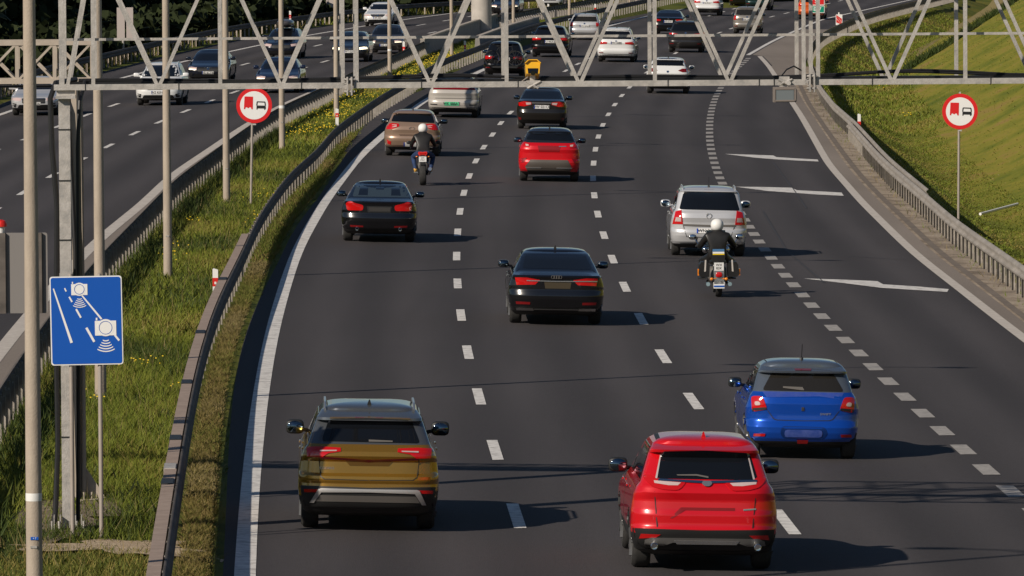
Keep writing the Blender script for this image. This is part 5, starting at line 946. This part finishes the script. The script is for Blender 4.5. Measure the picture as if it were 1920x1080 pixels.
c = oncoming(spec('mpv', 1.80, 1.60, 2.7, .9, .9, 1.02), 'silver oncoming car cut by the top edge', 1033, 16, 'paint_silver', plate=None, f=LINE_L2)
# roof box and bicycle
b = boxcar; r = b.root; mw = Matrix.Translation(r.location) @ Euler(r.rotation_euler).to_matrix().to_4x4()
t = thing('roof_box', 'grey streamlined roof box on top of the dark oncoming estate', 'roof box', mw @ Vector((-.0, 1.0, b.s['H'] + .10)), r.rotation_euler)
mb = MB(); mb.ell((0, 0, .14), (.42, 1.0, .19), 18, 10, 2.8); mb.build('shell', mat('box_grey', (.07, .065, .065), .3, coat=.6), t); mb = MB()
for y in (-.45, .45): mb.box((0, y, -.05), (1.05, .06, .03)); mb.box((.5, y, -.12), (.05, .06, .14)); mb.box((-.5, y, -.12), (.05, .06, .14))
mb.build('cross_bars', 'trim', t)
b = bike_car; r = b.root; mw = Matrix.Translation(r.location) @ Euler(r.rotation_euler).to_matrix().to_4x4()
mb = MB(); mb.box((0, -1.15, .52), (1.3, .5, .05)); mb.bar((0, -.8, .45), (0, -1.3, .5), .07); mb.bar((-.1, -1.1, .52), (-.1, -1.1, 1.1), .04); mb.box((0, -1.42, .50), (1.2, .03, .06)); mb.build('bike_rack', 'trim', r)
t = thing('bicycle', 'black bicycle carried crosswise on the rear rack of the black SUV', 'bicycle', mw @ Vector((0, -1.2, .56)), r.rotation_euler)
for x in (-.53, .53):
    mb = MB(); mb.tube([(x + .33 * math.cos(a), 0, .34 + .33 * math.sin(a)) for a in np.linspace(0, 6.2832, 25)], .02, 6, cap=False); w = mb.build('wheel', 'rubber', t); mb = MB()
    for k in range(12): a = k * .5236; mb.tube([(x, 0, .34), (x + .32 * math.cos(a), 0, .34 + .32 * math.sin(a))], .003, 4)
    mb.lathe([(.03, -.05), (.03, .05)], 'y', 8, c=(x, 0, .34)); mb.build('spokes', 'rim', w)
mb = MB(); J = dict(r=(-.53, 0, .34), b=(-.08, 0, .30), s=(-.22, 0, .82), h=(.36, 0, .86), l=(.39, 0, .72), f=(.53, 0, .34))
for a, b_ in ('rb', 'rs', 'bs', 'sh', 'bl', 'hl', 'lf'): mb.tube([J[a], J[b_]], .018, 6)
mb.build('frame', 'black_plastic', t); mb = MB(); mb.ell((-.25, 0, .88), (.13, .06, .03)); mb.tube([(-.22, 0, .8), (-.24, 0, .87)], .014, 6); mb.build('saddle', 'trim', t); mb = MB(); mb.tube([(.36, -.04, .92), (.38, .0, .95), (.40, .05, .92)], .014, 6); mb.tube([(.36, 0, .84), (.38, 0, .95)], .014, 6); mb.lathe([(.09, -.03), (.09, -.02)], 'y', 14, c=J['b']); mb.build('handlebar', 'trim', t)
# ------------------------------------------------------------------ motorcycles and riders
for nm, c, r in (('leather', (.008, .0072, .0065), .42), ('jeans', (.010, .024, .07), .8), ('skin', (.42, .24, .16), .55), ('boot_tan', (.62, .34, .05), .6), ('glove', (.012, .012, .012), .6), ('visor', (.01, .01, .012), .08)): mat(nm, c, r, var=(tuple(min(1, v * 1.9) for v in c) if nm in ('leather', 'jeans') else None), vscale=6)
def moto_wheel(parent, y, R, w, name='wheel'):
    mb = MB(); mb.lathe([(R * .72, -w * .36), (R * .86, -w * .5), (R * .95, -w * .42), (R, -w * .15), (R, w * .15), (R * .95, w * .42), (R * .86, w * .5), (R * .72, w * .36)], 'x', 30); o = mb.build(name, 'rubber', parent); o.location = (0, y, R); mb = MB()
    for k in range(5): a = k * 1.2566; mb.bar((0, .02 * math.cos(a), .02 * math.sin(a)), (0, R * .72 * math.cos(a), R * .72 * math.sin(a)), .03, .05, up=(1, 0, 0))
    mb.lathe([(R * .74, -w * .36), (R * .68, -w * .3), (R * .68, w * .3), (R * .74, w * .36)], 'x', 24); mb.lathe([(.05, -.09), (.05, .09)], 'x', 12); mb.build('rim', 'rim', o); return o
def moto(label, px, py, f, group='motorcycles with riders'):
    p = GR(px, py); return thing('motorcycle', label, 'motorcycle', p, (0, 0, heading(f, p.y)), group)
class PB(MB):
    def go(s, nm, m, par, **k): return s.build(nm, m, par, **k)
def tb(nm, m, par, *tubes, n=8):
    mb = MB()
    for pts, r in tubes: mb.tube(pts, r, n)
    return mb.build(nm, m, par)
def rider(label, root, mats, pel, chest, neck, head, sh, elb, hand, hip, knee, ank, toe, back, split):
    """one skinned body; mats by region: 0 jacket, 1 trousers, 2 boots"""
    r = thing('person', label, 'person', root.location, root.rotation_euler)
    V, E, Rr = [], [], []
    def add(p, rad, parent=None):
        V.append(p); Rr.append(rad)
        if parent is not None: E.append((parent, len(V) - 1))
        return len(V) - 1
    mid = tuple((a + b) / 2 for a, b in zip(pel, chest)); i0 = add(pel, (.165, .135)); i1 = add(mid, (.155, .125), i0); i2 = add(chest, (.19, .13), i1); i3 = add(neck, (.075, .075), i2); add(head, (.09, .09), i3)
    for s in (-1, 1):
        m = lambda q: (s * q[0], q[1], q[2])
        a = add(m(sh), (.095, .09), i2); lp = lambda p, q, t: tuple(u + (v - u) * t for u, v in zip(p, q))
        a = add(m(lp(sh, elb, .5)), (.075, .075), a); a = add(m(elb), (.06, .06), a); a = add(m(lp(elb, hand, .5)), (.055, .055), a); a = add(m(hand), (.036, .04), a)
        b = add(m(hip), (.115, .115), i0); b = add(m(lp(hip, knee, .5)), (.098, .098), b); b = add(m(knee), (.074, .074), b); b = add(m(lp(knee, ank, .45)), (.068, .068), b); b = add(m(ank), (.05, .05), b); b = add(m(toe), (.04, .035), b)
    me = bpy.data.meshes.new('body'); me.from_pydata(V, E, []); o = bpy.data.objects.new('body', me); C.objects.link(o); o.modifiers.new('skin', 'SKIN'); o.modifiers['skin'].use_smooth_shade = True; o.modifiers.new('sub', 'SUBSURF').levels = 2
    for i, d in enumerate(o.data.skin_vertices[0].data): d.radius = Rr[i]; d.use_root = (i == 0)
    dg = bpy.context.evaluated_depsgraph_get(); dg.update(); m2 = bpy.data.meshes.new_from_object(o.evaluated_get(dg)); bpy.data.objects.remove(o); m2.materials.clear()
    for x in mats: m2.materials.append(MT[x])
    for pl in m2.polygons: z = pl.center.z; y = pl.center.y; pl.material_index = 2 if z < split[1] else (1 if z < split[0] + .25 * max(0, y - pel[1]) and not (abs(pl.center.x) > .2 and z > split[0] + .02 and y < knee[1] - .25) else 0); pl.use_smooth = True
    put('body', m2, r)
    for s in (-1, 1):                                               # gloved hands closed round the grips: palm, four fingers of unequal length, thumb
        hx, hy, hz = s * hand[0], hand[1], hand[2]; mb = MB(); mb.ell((hx + s * .015, hy + .02, hz), (.045, .045, .03), 10, 6, 2.6)
        for k, L_ in enumerate((.9, 1.0, .95, .78)):
            x = hx + s * (-.028 + k * .021); mb.tube([(x, hy + .04, hz + .012), (x, hy + .04 + .035 * L_, hz + .018), (x, hy + .045 + .055 * L_, hz - .008), (x, hy + .035 + .045 * L_, hz - .034), (x, hy + .035, hz - .04)], [.0105, .010, .0095, .009, .007], 6)
        mb.tube([(hx - s * .03, hy + .01, hz - .01), (hx - s * .05, hy + .035, hz - .03), (hx - s * .042, hy + .062, hz - .04)], [.012, .011, .008], 6); mb.build('glove', 'glove', r)
    hx, hy, hz = head; mb = MB(); mb.ell((0, hy + .02, hz + .04), (.138, .165, .138), 20, 12, 2.2); hl = mb.build('helmet', 'white', r)
    mb = MB(); mb.ell((0, hy + .085, hz + .045), (.118, .118, .062), 16, 8, 2.3); mb.build('visor', 'visor', hl); mb = MB(); mb.lathe([(.095, -.02), (.112, .0), (.118, .02), (.10, .03)], n=18, c=(0, hy + .02, hz - .085)); mb.build('trim_band', 'trim', hl)
    return r
# cruiser with panniers
b = moto('black touring motorcycle with side panniers and a striped backrest, behind the silver people carrier', 1347, 556.5, LINE_B)
moto_wheel(b, 0, .32, .15); moto_wheel(b, 1.62, .33, .13)
mb = MB(); mb.ell((0, .78, .45), (.21, .30, .20), 14, 8, 3); mb.tube([(-.2, .72, .52), (.2, .72, .52)], .07, 12); mb.tube([(0, .6, .4), (0, .95, .75)], .09, 10); mb.build('engine', 'trim_grey', b)
tb('frame', 'black_plastic', b, ([(-.1, 0, .32), (-.12, .4, .36), (-.13, 1.0, .3), (-.05, 1.3, .75)], .025), ([(.1, 0, .32), (.12, .4, .36), (.13, 1.0, .3), (.05, 1.3, .75)], .025), ([(0, -.15, .72), (0, .5, .66), (0, 1.32, .86)], .035))
tb('fork', 'chrome', b, ([(-.09, 1.62, .33), (-.09, 1.30, .98)], .026), ([(.09, 1.62, .33), (.09, 1.30, .98)], .026))
mb = MB(); mb.ell((0, .98, .84), (.16, .30, .13), 16, 8, 2.4); mb.build('tank', 'black', b)
mb = MB(); mb.ell((0, .42, .73), (.19, .32, .075), 16, 8, 2.6); mb.ell((0, .02, .76), (.15, .2, .06), 14, 6, 2.6); mb.build('seat', 'leather', b)
mb = MB(); mb.prism([(-.13, .74), (.13, .74), (.14, .90), (.12, .955), (-.12, .955), (-.14, .90)], -.17, -.10); br = mb.build('backrest', 'leather', b)
for z0, z1, m in ((.90, .925, 'flower_yellow'), (.928, .965, 'white'), (.968, 1.02, mat('pale_blue', (.06, .17, .34), .5))): mb = MB(); mb.prism([(-.125, z0), (.125, z0), (.12, z1), (-.12, z1)], -.178, -.10); mb.build('stripe', m, br, smooth=False)
for s in (-1, 1):
    mb = MB(); mb.prism([(s * x, z) for x, z in ((.20, .44), (.39, .44), (.43, .52), (.41, .70), (.37, .755), (.23, .755), (.19, .68))][::s], -.32, .26); pn = mb.build('pannier', 'leather', b, ang=20)
    mb = MB(); mb.prism([(s * x, z) for x, z in ((.275, .56), (.31, .55), (.295, .80), (.265, .80))][::s], -.335, -.30); mb.build('strap', mat('pale_strap', (.50, .46, .42), .5) if 'pale_strap' not in MT else 'pale_strap', pn, smooth=False)
    mb = MB(); mb.box((s * .435, -.24, .54), (.03, .12, .14)); mb.build('side_marker', 'lamp_amber', pn, smooth=False); mb = MB(); mb.ell((s * .155, -.42, .40), (.038, .03, .034)); mb.tube([(0, -.38, .42), (s * .15, -.41, .40)], .012, 6); mb.build('indicator', 'lamp_amber', b)
    tb('exhaust', 'chrome', b, ([(s * .2, .7, .3), (s * .22, .3, .25), (s * .23, -.38, .29)], [.035, .04, .045]))
    mb = MB(); mb.ell((s * .50, 1.16, 1.22), (.085, .03, .06), 12, 6, 2.4); mb.tube([(s * .36, 1.12, 1.04), (s * .46, 1.17, 1.18)], .009, 6); mb.build('mirror', 'chrome', b); mb = MB(); mb.ell((s * .3, .72, .40), (.06, .1, .02)); mb.box((s * .3, .75, .36), (.2, .28, .03)); mb.build('footboard', 'trim', b)
    mb = MB(); mb.ell((s * .22, 1.36, .94), (.075, .08, .075), 12, 8); mb.build('spot_lamp', 'chrome', b)
mb = MB(); fr = [(.36 * math.cos(a), .32 + .36 * math.sin(a)) for a in np.linspace(.35, math.pi + .12, 14)]
for (y0, z0), (y1, z1) in zip(fr, fr[1:]): mb.add([(-.105, y0, z0), (.105, y0, z0), (.105, y1, z1), (-.105, y1, z1), (-.105, y0, z0 - .05), (-.105, y1, z1 - .05), (.105, y0, z0 - .05), (.105, y1, z1 - .05)], [(0, 1, 2, 3), (0, 3, 5, 4), (1, 6, 7, 2)])
fd = mb.build('rear_fender', 'white', b); mb = MB(); mb.prism([(-.115, .20), (.115, .20), (.118, .33), (.07, .36), (-.07, .36), (-.118, .33)], -.40, -.35); mb.build('fender_tip', 'white', fd); mb = MB(); mb.box((0, -.402, .245), (.22, .01, .035)); mb.build('fender_stripe', 'sign_blue', fd, smooth=False)
mb = MB(); mb.box((0, -.40, .66), (.20, .015, .17)); pl = mb.build('licence_plate', 'plate_white', b, smooth=False); mb = MB(); mb.box((0, -.385, .52), (.215, .03, .46)); mb.build('plate_holder', 'silver', b, smooth=False); t = put('lettering', text_mesh('WX\n82K', 'black'), pl, (0, -.41, .66), (math.pi / 2, 0, 0)); t.scale = (.075, .07, .07)
mb = MB(); mb.ell((0, -.415, .49), (.072, .035, .06), 12, 8, 3); mb.build('taillight', 'lamp_red', b)
tb('handlebar', 'chrome', b, ([(-.44, .98, 1.03), (-.33, 1.06, 1.06), (-.12, 1.26, 1.0), (.12, 1.26, 1.0), (.33, 1.06, 1.06), (.44, .98, 1.03)], .016)); mb = MB(); mb.ell((0, 1.42, .92), (.10, .1, .10), 14, 8); mb.build('headlamp', 'chrome', b)
mb = MB(); mb.add([(-.24, 1.38, 1.0), (.24, 1.38, 1.0), (.20, 1.26, 1.36), (-.20, 1.26, 1.36), (-.24, 1.385, 1.0), (.24, 1.385, 1.0), (.2, 1.265, 1.36), (-.2, 1.265, 1.36)], [(0, 1, 2, 3), (4, 7, 6, 5)]); mb.build('windshield', 'glass_blue', b)
mb = MB(); mb.prism([(-.09, .35), (.09, .35), (.09, .70), (-.09, .70)], 1.5, 1.74); mb = MB(); mb.tube([(0, 1.30, .62), (0, 1.55, .69), (0, 1.82, .62), (0, 1.95, .48)], [.06, .085, .085, .06], 10); mb.build('front_fender', 'black', b)
rider('rider in black leather and white helmet on the touring motorcycle with panniers', b, ['leather', 'leather', 'glove'], (0, .36, .84), (0, .42, 1.22), (0, .46, 1.38), (0, .49, 1.46), (.215, .42, 1.27), (.37, .60, 1.05), (.37, .98, 1.05), (.13, .42, .82), (.33, .86, .72), (.29, .70, .40), (.29, .88, .35), 0, (.80, .30))
# naked bike
b = moto('slim black motorcycle with a high small plate and fat rear tyre, behind the bronze hatchback', 793, 347.5, LINE_A)
moto_wheel(b, 0, .315, .19); moto_wheel(b, 1.42, .30, .12)
mb = MB(); mb.ell((0, .70, .48), (.18, .26, .20), 14, 8, 3); mb.build('engine', 'trim_grey', b)
tb('frame', 'black_plastic', b, ([(-.11, 0, .315), (-.12, .5, .45), (-.14, 1.0, .72), (-.03, 1.15, .85)], .03), ([(.11, 0, .315), (.12, .5, .45), (.14, 1.0, .72), (.03, 1.15, .85)], .03), ([(0, -.18, .95), (0, .4, .78)], .04))
tb('fork', 'silver', b, ([(-.09, 1.42, .30), (-.09, 1.15, .95)], .026), ([(.09, 1.42, .30), (.09, 1.15, .95)], .026))
mb = MB(); mb.ell((0, .82, .88), (.15, .26, .12), 16, 8, 2.4); mb.build('tank', 'red', b); mb = MB(); mb.ell((0, .40, .83), (.14, .26, .05), 14, 6, 2.6); mb.build('seat', 'leather', b)
mb = MB(); mb.prism([(-.10, .86), (.10, .86), (.135, .93), (.12, .965), (-.12, .965), (-.135, .93)], -.22, .22); mb.build('tail', 'red', b); mb = MB(); mb.box((0, -.225, .925), (.18, .02, .035)); mb.build('taillight', 'lamp_red', b)
mb = MB(); mb.box((0, -.235, .76), (.215, .015, .155)); pl = mb.build('licence_plate', 'plate_white', b, smooth=False); t = put('lettering', text_mesh('WI\n7TC', 'black'), pl, (0, -.244, .76), (math.pi / 2, 0, 0)); t.scale = (.075, .065, .07); mb = MB(); mb.prism([(-.06, .60), (.06, .60), (.07, .88), (-.07, .88)], -.22, -.16); mb.build('plate_holder', 'trim', b)
for s in (-1, 1):
    tb('handlebar', 'black_plastic', b, ([(s * .38, .92, 1.03), (s * .2, 1.06, 1.06), (0, 1.12, 1.04)], .014)); mb = MB(); mb.ell((s * .42, 1.0, 1.20), (.07, .025, .05), 12, 6, 2.4); mb.tube([(s * .28, 1.02, 1.05), (s * .38, 1.01, 1.16)], .008, 6); mb.build('mirror', 'black_plastic', b)
    mb = MB(); mb.ell((s * .17, -.15, .83), (.035, .03, .022)); mb.build('indicator', 'lamp_amber', b); mb = MB(); mb.box((s * .2, .42, .36), (.14, .07, .025)); mb.build('footpeg', 'silver', b)
tb('exhaust', 'silver', b, ([(.12, .7, .3), (.17, .2, .34), (.21, -.22, .48)], [.04, .05, .055])); mb = MB(); mb.ell((0, 1.30, .93), (.10, .09, .11), 14, 8); mb.build('headlamp', 'black', b)
mb = MB(); mb.tube([(0, -.2, .58), (0, .02, .66), (0, .2, .56)], [.05, .085, .06], 10); mb.build('rear_fender', 'trim', b)
r2 = rider('rider in black jacket, blue jeans and tan boots with white helmet, behind the bronze hatchback', b, ['leather', 'jeans', 'boot_tan'], (0, .30, .93), (0, .44, 1.34), (0, .52, 1.50), (0, .56, 1.58), (.21, .46, 1.38), (.34, .62, 1.14), (.32, .92, 1.05), (.12, .34, .90), (.29, .72, .80), (.215, .38, .42), (.22, .56, .37), 0, (.97, .47))
